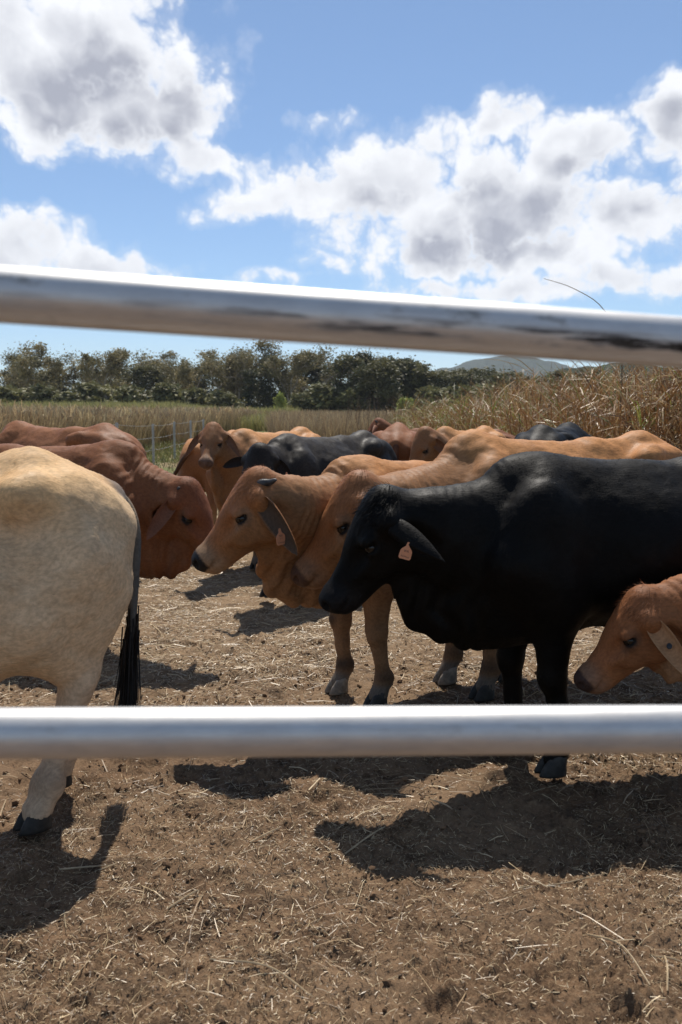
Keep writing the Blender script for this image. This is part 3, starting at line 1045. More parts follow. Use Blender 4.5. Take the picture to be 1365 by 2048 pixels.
def build_cow(c, D):
    root = bpy.data.objects.new(c['name'], None)
    root.empty_display_size = 0.3
    C.objects.link(root)
    root.location = (c['pos'][0], c['pos'][1], c.get('z', 0.0))
    root.rotation_euler = (0, 0, R(c['heading']))
    root.scale = (c['scale'],) * 3
    tag(root, c['label'], c.get('cat', 'cow'), 'cattle in the yard')
    mat = M_COAT_BLACK if c.get('black') else M_COAT
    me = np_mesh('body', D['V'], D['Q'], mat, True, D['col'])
    link('body', me, root)
    H, hp, hs = D['H'], D['hp'], D['hs']
    # eyes
    for s in (1, -1):
        p = hp(0.178, s * 0.0755, -0.091)
        o = link('eye', EYE_ME, root, p)
        o.scale = (hs,) * 3
    # hooves
    hk = c.get('hoof', ('dark',) * 4)
    for i, (p, lift) in enumerate(D['hooves']):
        o = link('hoof', HOOF[hk[i]], root, p)
        if lift:
            o.rotation_euler = (0, R(55), 0)
    # horns
    for hn in c.get('horns', []):
        s, L, dv, r0 = hn
        a = hp(0.005, s * 0.075, -0.05)
        d = H @ nrm([dv[0], s * dv[1], dv[2]])
        b = a + d * L * 0.55
        e = a + d * L + H @ np.array([0.0, 0, 0.10 * L])
        tv, tq, _ = tube([a - d * 0.02, a + d * L * 0.2, b, e - d * L * 0.12, e], [r0 * 1.05, r0, r0 * 0.75, r0 * 0.45, r0 * 0.12], 12, 4)
        link('horn', np_mesh('horn', tv, tq, M_HORN), root)
    # ear tags
    for tg in c.get('tags', []):
        s = tg['side']
        cc, on, sd_, dv = D['ears'][0 if s == 1 else 1]
        k = tg.get('u', 6)
        fdir = nrm(tg['face'])                      # direction the print looks (own frame of the animal)
        up = np.array(tg.get('up', (0, 0, 1.0)))
        up = nrm(up - fdir * (up @ fdir))
        xr = np.cross(up, fdir)
        M = Matrix(((xr[0], up[0], fdir[0]), (xr[1], up[1], fdir[1]), (xr[2], up[2], fdir[2])))
        p = cc[k] + on * tg.get('off', 0.02) + np.array(tg.get('shift', (0, 0, 0)))
        if tg.get('button'):
            tv = []
            o = link('ear_button', sphere_mesh('ear_button', 0.013, M_TAG_DARK, 14, 8), root, p)
            o.rotation_mode = 'QUATERNION'
            o.rotation_quaternion = M.to_quaternion()
            o.scale = (1, 1.15, 0.4)
            continue
        o = link('ear_tag', TAG_ME, root, p)
        o.rotation_mode = 'QUATERNION'
        o.rotation_quaternion = M.to_quaternion()
        ts = tg.get('size', 1.0)
        o.scale = (ts, ts, ts)
        for (txt, y, sz) in tg['text']:
            q = link('printed_text', text_mesh(txt, sz, M_INK), o, (0, y, 0.0016))
            q.rotation_euler = (0, 0, 0)
    # tail switch
    rg = np.random.default_rng(c['seed'] + 50)
    tp = D['tail']
    nsw = c.get('switch_n', 500)
    i = np.minimum((len(tp) - 1) - (rg.random(nsw) ** 1.5 * len(tp) * 0.30).astype(int), len(tp) - 1)
    td = np.gradient(tp, axis=0)
    td /= np.linalg.norm(td, axis=1)[:, None]
    dd = td[i] + rg.normal(size=(nsw, 3)) * 0.06
    sc_ = np.array(c['pal'].get('switch', (0.015, 0.012, 0.01)))
    L = c.get('switch_len', 0.26) * rg.uniform(0.55, 1.1, nsw)
    bend = np.array([0, 0, -0.06]) * L[:, None] * 4 - td[i] * 0 + rg.normal(size=(nsw, 3)) * 0.006
    me = strands('tail_switch', tp[i] + rg.normal(size=(nsw, 3)) * 0.010, dd / np.linalg.norm(dd, axis=1)[:, None], L, 0.006, np.tile(sc_, (nsw, 1)) * rg.uniform(0.5, 1.6, (nsw, 1)), None, bend, M_HAIR, 3)
    link('tail_switch', me, root)
    # coat of short hair
    nh = c.get('hair', 0)
    if nh:
        V, Q = D['V'], D['Q']
        a, b_, cc_, d_ = (V[Q[:, j]] for j in range(4))
        nr = np.cross(cc_ - a, d_ - b_)
        ar = np.linalg.norm(nr, axis=1)
        ok = (D['kind'][Q[:, 0]] != 2) & (ar > 0)
        ph = D['Ph'][Q[:, 0]]
        nosed = D['hd'][Q[:, 0]] & (D['kind'][Q[:, 0]] == 0) & ((ph[:, 0] > 0.43) | (np.hypot(np.hypot((ph[:, 0] - 0.178) / 1.4, np.abs(ph[:, 1]) - 0.10), ph[:, 2] + 0.09) < 0.03))
        ok &= ~nosed
        pr = ar * ok
        # skip what can never be seen from the yard fence side, keep the density where it shows
        fi = rg.choice(len(Q), nh, p=pr / pr.sum())
        s_, t_ = rg.random(nh)[:, None], rg.random(nh)[:, None]
        P = a[fi] * (1 - s_) * (1 - t_) + b_[fi] * s_ * (1 - t_) + cc_[fi] * s_ * t_ + d_[fi] * (1 - s_) * t_
        me_n = np.zeros(len(V) * 3, dtype=np.float32)
        me.vertices  # keep
        body_me = root.children[0].data
        body_me.vertices.foreach_get('normal', me_n)
        me_n = me_n.reshape(-1, 3)
        N = me_n[Q[fi, 0]]
        fl = D['flow'][Q[fi, 0]]
        fl = fl - N * np.sum(fl * N, 1)[:, None]
        fl /= np.linalg.norm(fl, axis=1)[:, None] + 1e-6
        d = fl + N * 0.30 + rg.normal(size=(nh, 3)) * 0.22
        d /= np.linalg.norm(d, axis=1)[:, None]
        hl = 0.72 * c.get('hair_len', 0.012)
        L = hl * rg.uniform(0.6, 1.3, nh)
        phh = D['Ph'][Q[fi, 0]]
        tuft = D['hd'][Q[fi, 0]] & (D['kind'][Q[fi, 0]] == 0) & (phh[:, 0] < 0.10) & (phh[:, 2] > -0.09)
        L[tuft] *= c.get('tuft', 1.5)
        d[tuft] += N[tuft] * 0.35 + rg.normal(size=(int(tuft.sum()), 3)) * 0.15
        d /= np.linalg.norm(d, axis=1)[:, None]
        clump = fbm(P * np.array([30, 75, 55]) + 3, 2)
        tone = rg.uniform(0.80, 1.18, nh) * (1 + 0.22 * clump)
        hdb = D['hd'][Q[fi, 0]] & (D['kind'][Q[fi, 0]] == 0)
        curl = 1 + 0.42 * np.sin(phh[:, 1] * 330 + 5 * fbm(phh * 14, 2)) * sm(0.17, 0.10, phh[:, 0]) * sm(-0.12, -0.06, phh[:, 2])
        tone = np.where(hdb, tone * curl, tone)
        colr = D['col'][Q[fi, 0]] * np.clip(tone, 0.3, 2.0)[:, None]
        nn = N + rg.normal(size=(nh, 3)) * (0.34 if c.get('black') else 0.20)
        me = strands('coat_hair', P - N * 0.001, d, L, c.get('hair_w', 0.0022), colr, nn / np.linalg.norm(nn, axis=1)[:, None], None, mat if c.get('black') else M_HAIR)
        tag(link('coat_hair', me, root), kind='stuff')
    return root


TAN = dict(base=np.array([.31, .138, .052]), back=(.46, .208, .074), belly=(.28, .15, .073), neck=(.29, .137, .056), face=(.28, .112, .042), cheek=(.26, .128, .055),  # back: coat tone, lightened further to mimic sun on the top
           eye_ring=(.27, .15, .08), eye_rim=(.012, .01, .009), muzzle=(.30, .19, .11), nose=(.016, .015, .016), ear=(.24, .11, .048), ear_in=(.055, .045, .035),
           leg=(.24, .13, .065), joint=(.03, .02, .014), pastern=(.14, .11, .085), tail=(.16, .07, .035), switch=(.03, .018, .012))
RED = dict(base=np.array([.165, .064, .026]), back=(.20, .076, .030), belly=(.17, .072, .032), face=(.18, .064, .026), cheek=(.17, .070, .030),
           eye_ring=(.13, .06, .03), eye_rim=(.012, .01, .009), muzzle=(.16, .075, .045), nose=(.05, .03, .025), ear=(.20, .08, .04), ear_in=(.17, .075, .042),
           leg=(.12, .042, .02), joint=(.03, .015, .01), pastern=(.06, .04, .03), tail=(.08, .03, .016), switch=(.03, .013, .009))
CREAM = dict(base=np.array([.62, .445, .27]), back=(.63, .40, .195), belly=(.63, .455, .28), face=(.45, .33, .2), muzzle=(.3, .25, .2), nose=(.03, .03, .03),
             ear=(.45, .33, .2), ear_in=(.2, .15, .1), eye_rim=(.012, .01, .009), leg=(.52, .375, .25), joint=(.32, .225, .15), tail=(.10, .095, .085), tail_root=(.13, .12, .105), switch=(.012, .010, .009))
BLACK = dict(base=np.array([.0034, .0027, .0020]), back=(.0070, .0060, .0052), muzzle=(.010, .009, .009), nose=(.010, .010, .011), ear=(.006, .0052, .0045), ear_in=(.004, .0035, .003), switch=(.006, .005, .005))
HAZED_BLACK = dict(base=np.array([.024, .0195, .016]), back=(.040, .034, .029), muzzle=(.025, .023, .02), nose=(.015, .014, .014), ear=(.035, .03, .027), ear_in=(.02, .016, .013), leg=(.055, .046, .037), pastern=(.10, .085, .07), switch=(.01, .009, .008))  # black coat lightened in its colour to stand in for hazy air
BROWN = dict(RED, base=np.array([.185, .076, .032]), back=(.25, .10, .042), tail=(.06, .025, .014), tail_root=(.06, .026, .015))
ORANGE = dict(TAN, nose=(.15, .085, .055), muzzle=(.27, .16, .095), ear_in=(.17, .08, .045), base=np.array([.32, .152, .058]), back=(.48, .225, .082), face=(.26, .115, .048))
CALF = dict(TAN, base=np.array([.26, .105, .040]), back=(.28, .115, .042), neck=(.26, .10, .038), face=(.25, .095, .036), cheek=(.22, .092, .038), muzzle=(.20, .11, .065), nose=(.05, .03, .025), ear=(.42, .24, .12), ear_in=(.36, .20, .10), eye_ring=(.15, .07, .035))


def cream_extra(col, V, Ph, hd, kind, nz):
    # grey bare skin under the tail and the pale edge of the buttock
    m = sm(-0.86, -0.94, V[:, 0]) * sm(0.11, 0.06, np.abs(V[:, 1])) * sm(0.75, 0.85, V[:, 2]) * (kind == 0)
    col[:] = col * (1 - m[:, None]) + np.array([.13, .12, .11]) * m[:, None]
    s = fbm(V * 2.3 + 9, 3)
    m = 0.28 * sm(0.05, 0.5, s) * (~hd) * (kind == 0) * sm(0.75, 1.0, V[:, 2])
    col[:] = col * (1 - m[:, None]) + np.array([.47, .26, .11]) * m[:, None]


E_BLACK = dict(dir=(0.0, 0.55, -0.83), open=(0.40, -0.85, -0.45), L=0.27, W=0.052, droop=(0, 0, -0.015), cup=0.28, point=1)
E_DROOP = dict(dir=(0.20, 0.42, -0.88), open=(0.45, 0.85, 0.25), L=0.29, W=0.074, droop=(0, 0.0, -0.03))
E_HANG = dict(dir=(0.42, 0.72, -0.60), open=(0.25, 0.9, 0.3), L=0.25, W=0.062, droop=(0, 0.0, -0.04))
E_FRONT = dict(dir=(0.40, 0.66, -0.30), open=(0.35, -0.1, 0.9), L=0.20, W=0.055, droop=(0, 0.0, -0.08))
TXT = [('MBE', -0.028, 0.011), ('1 1', -0.040, 0.012), ('PwTallungully', -0.058, 0.0072)]

CATTLE = [
    dict(name='black_cow', label='large glossy black cow in profile, muzzle to the left, nearest on the right', pos=(1.30, 4.09), heading=193, scale=1.0, black=True, pal=BLACK,
         poll=(1.205, 0.03, 1.17), head=(58, -9, 0), hump=0.75, brisket=0.05, ears=(E_BLACK, E_BLACK), res=0.0105, lump=0.45, seed=1, hair=70000, hair_len=0.012, tuft=4.5,
         legs={'fl': (-0.10, 0), 'fr': (-0.02, 0)}, folds=0.001, ribs=0.001,
         tags=[dict(side=1, u=6, off=0.0, shift=(0.03, 0.01, -0.012), face=(0.1, 0.95, 0.0), up=(-0.28, 0, 1), size=0.9, text=[('WR', -0.034, 0.014), ('PwTallung', -0.057, 0.0085)])]),
    dict(name='cream_cow', label='cream cow with black tail switch, rump and hind leg at the left edge', pos=(-1.615, 3.07), heading=222, scale=1.02, pal=CREAM,
         poll=(1.25, 0.0, 1.15), head=(60, 0, 0), hump=1.0, belly=0.13, fat=1.04, ears=(E_DROOP, E_DROOP), res=0.0105, seed=2, hair=70000, hair_len=0.013, extra=cream_extra,
         legs={'hl': (0.25, 0), 'hr': (0.02, 0)}, bony=0.4, switch_n=800, switch_len=0.30,
         tail=[(-0.90, 0, 1.165), (-0.985, 0.01, 1.12), (-1.025, 0.02, 1.0), (-1.01, 0.03, 0.80), (-0.985, 0.05, 0.62), (-0.965, 0.06, 0.50)]),
    dict(name='brown_cow', label='tan cow with stubby dark horn and orange ear tag, face in profile at the centre', pos=(0.49, 5.10), heading=212, scale=0.95, pal=TAN,
         poll=(1.20, 0.12, 1.275), head=(50, -26, 0), head_scale=1.06, hump=0.95, dewlap=1.4, ears=(E_DROOP, E_DROOP), res=0.0105, seed=3, hair=60000, hair_len=0.011, tuft=2.6,
         horns=[(1, 0.105, (-0.62, 0.45, -0.55), 0.021), (-1, 0.07, (-0.5, 0.6, 0.1), 0.02)], hoof=('dark', 'pale', 'dark', 'dark'), legs={'fl': (-0.08, 0), 'fr': (-0.04, 0), 'hl': (0.34, 0.0), 'hr': (0.2, 0.04)},
         tags=[dict(side=1, u=7, off=0.012, shift=(0.0, 0.012, -0.008), face=(-0.15, 0.98, 0.1), up=(0.1, 0, 1), size=1.05, text=TXT)]),
    dict(name='brown_cow', label='tan cow with big hump, face half hidden behind the black head', pos=(1.18, 5.28), heading=208, scale=1.03, pal=dict(TAN, nose=(.09, .048, .032), muzzle=(.26, .14, .075)),
         poll=(1.345, 0.19, 1.15), head=(53, -26, 0), head_scale=1.08, hump=1.05, ears=(E_DROOP, E_DROOP), res=0.0125, seed=4, hair=45000, hair_len=0.012, tuft=2.6,
         hoof=('dark', 'pale', 'dark', 'dark'), legs={'fl': (0.0, 0), 'fr': (0.0, 0)}),
    dict(name='red_cow', label='dark red cow with lowered head and drooping ear, behind the cream rump', pos=(-1.90, 6.10), heading=-16, scale=0.98, pal=RED,
         poll=(1.07, -0.05, 1.075), head=(56, -12, 0), head_scale=1.04, hump=0.9, brisket=0.10, dewlap=1.15, ribs=0.006, ears=(E_HANG, E_HANG), res=0.012, seed=5, hair=40000, hair_len=0.012, tuft=1.8, folds=0.0035,
         legs={'fl': (-0.32, 0), 'fr': (-0.22, 0)}, horns=[(1, 0.03, (-0.3, 0.7, 0.6), 0.018), (-1, 0.035, (-0.3, 0.7, 0.6), 0.018)]),
    dict(name='calf', label='young red calf with black ear button, head low at the right edge', pos=(2.12, 3.66), heading=184, scale=0.82, pal=CALF, cat='calf',
         poll=(1.21, 0.0, 0.985), head=(52, -7, 0), head_scale=1.03, hump=0.5, ears=(dict(E_DROOP, dir=(0.22, 0.40, -0.88), W=0.066, open=(0.1, 0.9, -0.2), droop=(0, 0, -0.03), L=0.27), E_DROOP), res=0.0125, seed=6, hair=40000, hair_len=0.015, tuft=3.6, dewlap=0.8,
         tags=[dict(side=1, u=6, off=0.012, face=(0.2, 0.8, 0.5), button=True, text=[])]),
    dict(name='dusty_black_cow', label='dusty black cow facing us with lowered head and orange tag, behind the tan cow', pos=(-0.15, 7.95), heading=236, scale=0.98, black=True, pal=HAZED_BLACK,
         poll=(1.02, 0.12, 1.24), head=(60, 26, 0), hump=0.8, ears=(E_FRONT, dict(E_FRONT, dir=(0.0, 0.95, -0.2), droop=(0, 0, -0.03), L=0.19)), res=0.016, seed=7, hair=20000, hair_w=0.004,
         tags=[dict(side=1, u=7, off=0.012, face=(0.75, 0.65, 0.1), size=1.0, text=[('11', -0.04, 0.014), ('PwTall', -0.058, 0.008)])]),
    dict(name='brown_cow', label='tan cow standing back, raised face turned towards us', pos=(-0.70, 9.48), heading=243, scale=0.98, pal=ORANGE,
         poll=(1.06, 0.02, 1.39), head=(42, 20, 0), head_scale=0.92, hump=0.9, ears=(E_FRONT, E_FRONT), res=0.018, seed=8, hair=12000, hair_w=0.004),
    dict(name='brown_cow', label='pale brown cow swishing its tail out, mostly hidden behind the watching cow', pos=(-1.36, 10.75), heading=80, scale=0.93, pal=dict(TAN, leg=(.40, .27, .16), base=np.array([.27, .14, .07]), tail=(.08, .045, .025)),
         poll=(1.2, 0, 1.0), head=(70, 0, 0), ears=(E_DROOP, E_DROOP), res=0.022, seed=9,
         tail=[(-0.90, 0, 1.165), (-0.985, 0.04, 1.16), (-1.03, 0.12, 1.05), (-1.03, 0.20, 0.92), (-1.0, 0.28, 0.82), (-0.99, 0.33, 0.77)]),
    dict(name='red_cow', label='dark red cow walking away at the far left near the wire fence', pos=(-2.62, 8.76), heading=146, scale=1.03, pal=BROWN,
         poll=(1.2, 0, 1.05), head=(70, 0, 0), ears=(E_DROOP, E_DROOP), res=0.018, seed=10, hair=12000, hair_w=0.004),
    dict(name='brown_cow', label='brown cow seen from behind with dark tail, beyond the dusty black cow', pos=(0.62, 10.5), heading=86, scale=1.0, pal=BROWN,
         poll=(1.2, 0, 0.95), head=(70, 0, 0), ears=(E_DROOP, E_DROOP), res=0.020, seed=12, hair=10000, hair_w=0.004),
    dict(name='red_cow', label='dark red cow at the back, only its raised head and ear showing', pos=(1.50, 12.7), heading=180, scale=0.92, pal=RED,
         poll=(1.12, 0.05, 1.47), head=(50, -20, 0), ears=(dict(E_DROOP, dir=(0.1, 0.9, -.2)), E_DROOP), res=0.022, seed=13, horns=[(1, 0.05, (-0.3, 0.6, 0.6), 0.02)]),
    dict(name='brown_cow', label='orange tan cow at the back before the tall grass, facing left', pos=(1.33, 10.3), heading=240, scale=0.98, pal=ORANGE,
         poll=(1.10, 0.0, 1.32), head=(60, -30, 0), hump=1.0, ears=(E_DROOP, E_DROOP), res=0.020, seed=14, hair=10000, hair_w=0.004),
    dict(name='black_cow', label='black cow at the back, only its rounded rump showing beside the tall grass', pos=(2.02, 8.90), heading=65, scale=1.02, black=True, pal=BLACK,
         poll=(1.2, 0, 1.0), head=(65, 0, 0), ears=(E_DROOP, E_DROOP), res=0.020, seed=15),
]


def build_cattle():
    with ThreadPoolExecutor(4) as ex:
        data = list(ex.map(cow_numpy, CATTLE))
    for c, D in zip(CATTLE, data):
        build_cow(c, D)


# ------------------------------------------------------------------ the yard ground
_pr = np.random.default_rng(91)
PRINTS = [(y_ * t_, y_, r_, d_) for y_, t_, r_, d_ in zip(np.sqrt(_pr.uniform(1.9 ** 2, 7.5 ** 2, 330)), _pr.uniform(-0.46, 0.46, 330), _pr.uniform(0.045, 0.075, 330), _pr.uniform(0.007, 0.019, 330))]


def gh(X, Y):
    X = np.asarray(X, float)
    Y = np.asarray(Y, float)
    near = sm(22, 9, Y) * sm(-6, 0, Y)
    r1 = 1 - np.abs(fbm2(X, Y, 7.0, 3, z=1.7)) * 1.6
    X = np.atleast_1d(X)
    Y = np.atleast_1d(Y)
    z = 0.030 * fbm2(X, Y, 0.9, 3) + near * (0.020 * fbm2(X, Y, 4.5, 3, z=2.2) + 0.011 * r1)
    fine = sm(9, 5, Y) * near
    r2 = np.abs(fbm2(X, Y, 33.0, 3, 0.6, z=4.1))
    z = z + fine * (0.019 * r2 + 0.008 * fbm2(X, Y, 60, 2, z=5.5)) * np.clip(0.9 + 1.1 * fbm2(X, Y, 1.6, 2, z=9.1), 0.25, 2.0)
    for (hx, hy, hr, hd_) in PRINTS:                      # trodden hoof prints
        i = np.nonzero((np.abs(X - hx) < 2.2 * hr) & (np.abs(Y - hy) < 2.2 * hr))[0]
        if len(i):
            q2 = ((X[i] - hx) ** 2 + (Y[i] - hy) ** 2) / hr ** 2
            z[i] += hd_ * (-np.exp(-q2 * 1.6) + 0.55 * np.exp(-(np.sqrt(q2) - 1.25) ** 2 * 7))
    return (z - 0.028) * sm(-30, -5, Y) * sm(400, 60, Y)


def build_ground():
    ys = [-60, -20, -8, -3, -1, 0.2, 1.0, 1.4]
    y = 1.7
    while y < 13:
        ys.append(y)
        y *= 1.0040
    while y < 6000:
        ys.append(y)
        y *= 1.06
    ys = np.array(ys)
    tf = np.linspace(-0.62, 0.62, 400)
    tc = 0.62 * 1.22 ** np.arange(1, 22)
    ts = np.concatenate([-tc[::-1], tf, tc])
    Y = np.repeat(ys, len(ts))
    X = np.maximum(Y, 1.4) * np.tile(ts, len(ys))
    V = np.stack([X, Y, gh(X, Y)], 1)
    nx = len(ts)
    i = np.arange(len(ys) - 1)[:, None] * nx
    j = np.arange(nx - 1)[None]
    Q = np.stack([i + j, i + j + 1, i + nx + j + 1, i + nx + j], -1).reshape(-1, 4)
    m, t, b = material('dry_soil')
    co = t.coord('Object')
    sp = t.node('ShaderNodeSeparateXYZ')
    t.put(sp.inputs[0], co)
    n1 = t.noise(co, 1.6, 5, 0.6)
    n2 = t.noise(co, 14, 6, 0.65)
    n3 = t.noise(co, 90, 4, 0.7)
    soil = t.mix(t.ramp(n2, 0.32, 0.68), (0.050, 0.028, 0.016), (0.205, 0.124, 0.070))
    soil = t.mix(t.ramp(n1, 0.35, 0.65, 0.0, 0.5), soil, (0.215, 0.138, 0.082))
    n4 = t.noise(co, 210, 3, 0.7)
    soil = t.mix(t.ramp(n3, 0.45, 0.75, 0, 0.6), soil, (0.32, 0.225, 0.135))
    soil = t.mix(t.ramp(n4, 0.58, 0.68, 0, 0.6), soil, (0.045, 0.027, 0.017))
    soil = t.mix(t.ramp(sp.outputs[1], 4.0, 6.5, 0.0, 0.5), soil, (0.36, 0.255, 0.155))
    soil = t.mix(t.ramp(t.noise(co, 0.8, 4, 0.55), 0.40, 0.62, 0.0, 0.42), soil, (0.26, 0.172, 0.102))
    dung = t.ramp(t.noise(co, 3.7, 4, 0.6), 0.56, 0.68, 0, 0.65)
    soil = t.mix(dung, soil, (0.060, 0.040, 0.026))
    grass = t.mix(t.ramp(n2, 0.3, 0.7), (0.20, 0.15, 0.085), (0.36, 0.28, 0.16))
    g2 = t.mix(t.ramp(t.noise(co, 0.35, 3), 0.42, 0.6), grass, (0.13, 0.15, 0.05))
    c = t.mix(t.ramp(t.math('ADD', sp.outputs[1], t.math('MULTIPLY', n1, 6.0)), 11, 19), soil, t.mix(t.ramp(sp.outputs[1], 16, 26), grass, g2))
    t.put(b.inputs['Base Color'], c)
    b.inputs['Roughness'].default_value = 0.95
    b.inputs['Specular IOR Level'].default_value = 0.15
    bp = t.math('ADD', t.noise(co, 60, 6, 0.7), t.math('MULTIPLY', n3, 0.6))
    t.put(b.inputs['Normal'], t.bump(bp, 0.8, 0.012))
    o = link('ground', np_mesh('ground', V, Q, m))
    tag(o, 'trampled brown earth of the cattle yard', kind='structure')


def ribbons(name, P0, T, L, W, side, cols, bend, segs=2, mat=None, tipcol=None, taper=0.5):
    """many flat bent ribbons; P0 roots, T directions, bend = offset of the tip (quadratic)"""
    n = len(P0)
    rows, cc = [], []
    for k in range(segs + 1):
        f = k / segs
        p = P0 + T * (L * f)[:, None] + bend * f * f
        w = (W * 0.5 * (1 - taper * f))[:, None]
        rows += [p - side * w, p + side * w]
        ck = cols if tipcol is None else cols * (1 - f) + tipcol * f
        cc += [ck, ck]
    per = 2 * (segs + 1)
    V = np.stack(rows, 1).reshape(-1, 3)
    Cc = np.stack(cc, 1).reshape(-1, 3)
    b = np.arange(n)[:, None] * per
    Q = np.concatenate([b + np.array([[2 * k, 2 * k + 1, 2 * k + 3, 2 * k + 2]]) for k in range(segs)])
    return V, Q, Cc


def plant_material(name, rough=0.6, trans=0.25, spec=0.3):
    m, t, b = material(name)
    a = t.attr('coat')
    n = t.noise(t.coord('Object'), 30, 2)
    c = t.vmath('SCALE', a, scale=t.ramp(n, 0.3, 0.7, 0.8, 1.2))
    t.put(b.inputs['Base Color'], c)
    b.inputs['Roughness'].default_value = rough
    b.inputs['Specular IOR Level'].default_value = spec
    t.put(b.inputs['Specular Tint'], (1.0, 0.97, 0.92))
    if trans:
        tr = t.node('ShaderNodeBsdfTranslucent')
        t.put(tr.inputs[0], c)
        mx = t.node('ShaderNodeMixShader')
        mx.inputs[0].default_value = trans
        t.l.new(b.outputs[0], mx.inputs[1])
        t.l.new(tr.outputs[0], mx.inputs[2])
        t.l.new(mx.outputs[0], t.n['Material Output'].inputs[0])
    return m


M_STRAW = plant_material('straw', 0.42, 0.10, 0.6)
M_GRASS = plant_material('dry_grass', 0.55, 0.30, 0.35)
M_CANE = plant_material('cane_leaf', 0.45, 0.22, 0.42)
M_LEAF = plant_material('foliage', 0.6, 0.22, 0.3)


def build_straw():
    rg = np.random.default_rng(21)
    out = []

    def scatter(n, y0, y1, tmax, Lr, Wr, power, patch):
        y = np.exp(rg.uniform(np.log(y0), np.log(y1), n * 2)) if power == 0 else np.sqrt(rg.uniform(y0 ** 2, y1 ** 2, n * 2))
        x = y * rg.uniform(-tmax, tmax, n * 2)
        pn = fbm2(x, y, 1.1, 3, z=8.8)
        keep = rg.random(n * 2) < np.clip(0.5 + patch * pn, 0.04, 1)
        x, y = x[keep][:n], y[keep][:n]
        n = len(x)
        L = np.exp(rg.normal(np.log(Lr), 0.55, n))
        W = Wr * rg.uniform(0.6, 1.5, n)
        yaw = rg.uniform(0, 2 * math.pi, n)
        pit = np.abs(rg.normal(0, 0.16, n)) * np.where(L < 0.03, 2.2, 1)
        T = np.stack([np.cos(yaw) * np.cos(pit), np.sin(yaw) * np.cos(pit), np.sin(pit)], 1)
        side = np.stack([-np.sin(yaw), np.cos(yaw), rg.normal(0, 0.5, n)], 1)
        side /= np.linalg.norm(side, axis=1)[:, None]
        P = np.stack([x, y, gh(x, y) + 0.002 + rg.random(n) ** 3 * 0.012], 1) - T * (L * 0.4)[:, None] * np.array([1, 1, 0])
        end = P + T * L[:, None]
        bend = np.stack([rg.normal(0, 0.16, n) * L, rg.normal(0, 0.16, n) * L, gh(end[:, 0], end[:, 1]) + 0.004 - end[:, 2]], 1)
        bend[:, 2] = np.clip(bend[:, 2], -0.5 * L, 0.3 * L)
        k = rg.random(n)[:, None] - 0.14 * sm(3.8, 5.5, y)[:, None]
        c = np.where(k < 0.30, np.array([[.50, .38, .22]]), np.where(k < 0.72, np.array([[.34, .235, .13]]), np.array([[.17, .11, .06]])))
        c = c * rg.uniform(0.7, 1.25, (n, 1))
        out.append(ribbons('s', P, T, L, W, side, c, bend, 2, taper=0.25))
    scatter(42000, 1.9, 4.2, 0.5, 0.0135, 0.0018, 1, 0.7)
    scatter(1300, 1.9, 4.2, 0.5, 0.055, 0.0026, 1, 0.7)
    scatter(85000, 4.0, 9.0, 0.46, 0.024, 0.0028, 1, 0.8)
    scatter(5000, 3.6, 9.0, 0.46, 0.095, 0.0042, 1, 0.7)
    scatter(26000, 8.5, 16, 0.42, 0.05, 0.006, 1, 0.6)
    # a few long stalks lying in front
    V, Q, Cc, off = [], [], [], 0
    for v, q, c in out:
        V.append(v)
        Q.append(q + off)
        Cc.append(c)
        off += len(v)
    for (xa, ya, xb, yb, bw) in ((420, 1910, 620, 1975, .03), (1175, 1865, 1300, 1985, .03), (190, 1735, 235, 1722, .0), (335, 1810, 395, 1782, .05), (860, 1600, 920, 1640, .02), (0, 1620, 12, 1590, .0), (1310, 1905, 1365, 1915, .0), (1330, 1905, 1335, 1985, .01), (690, 1700, 770, 1655, .02), (120, 1735, 225, 1720, .01), (1040, 1770, 1200, 1752, .0), (500, 1690, 560, 1660, .01)):
        a, b = ground_at(xa, ya), ground_at(xb, yb)
        mid = (a + b) / 2 + np.array([bw * 0.7, bw, 0.006])
        for p in (a, b, mid):
            p[2] += float(gh(np.array([p[0]]), np.array([p[1]]))[0]) + 0.008
        v, q, _ = tube([a, mid, b], [0.0034, 0.003, 0.0022], 5, 6)
        V.append(v)
        Q.append(q + off)
        Cc.append(np.tile(np.array([.46, .34, .20]), (len(v), 1)))
        off += len(v)
    o = link('straw_litter', np_mesh('straw_litter', np.concatenate(V), np.concatenate(Q), M_STRAW, False, np.concatenate(Cc)))
    tag(o, 'scattered dry straw littering the yard ground', 'straw', kind='stuff')


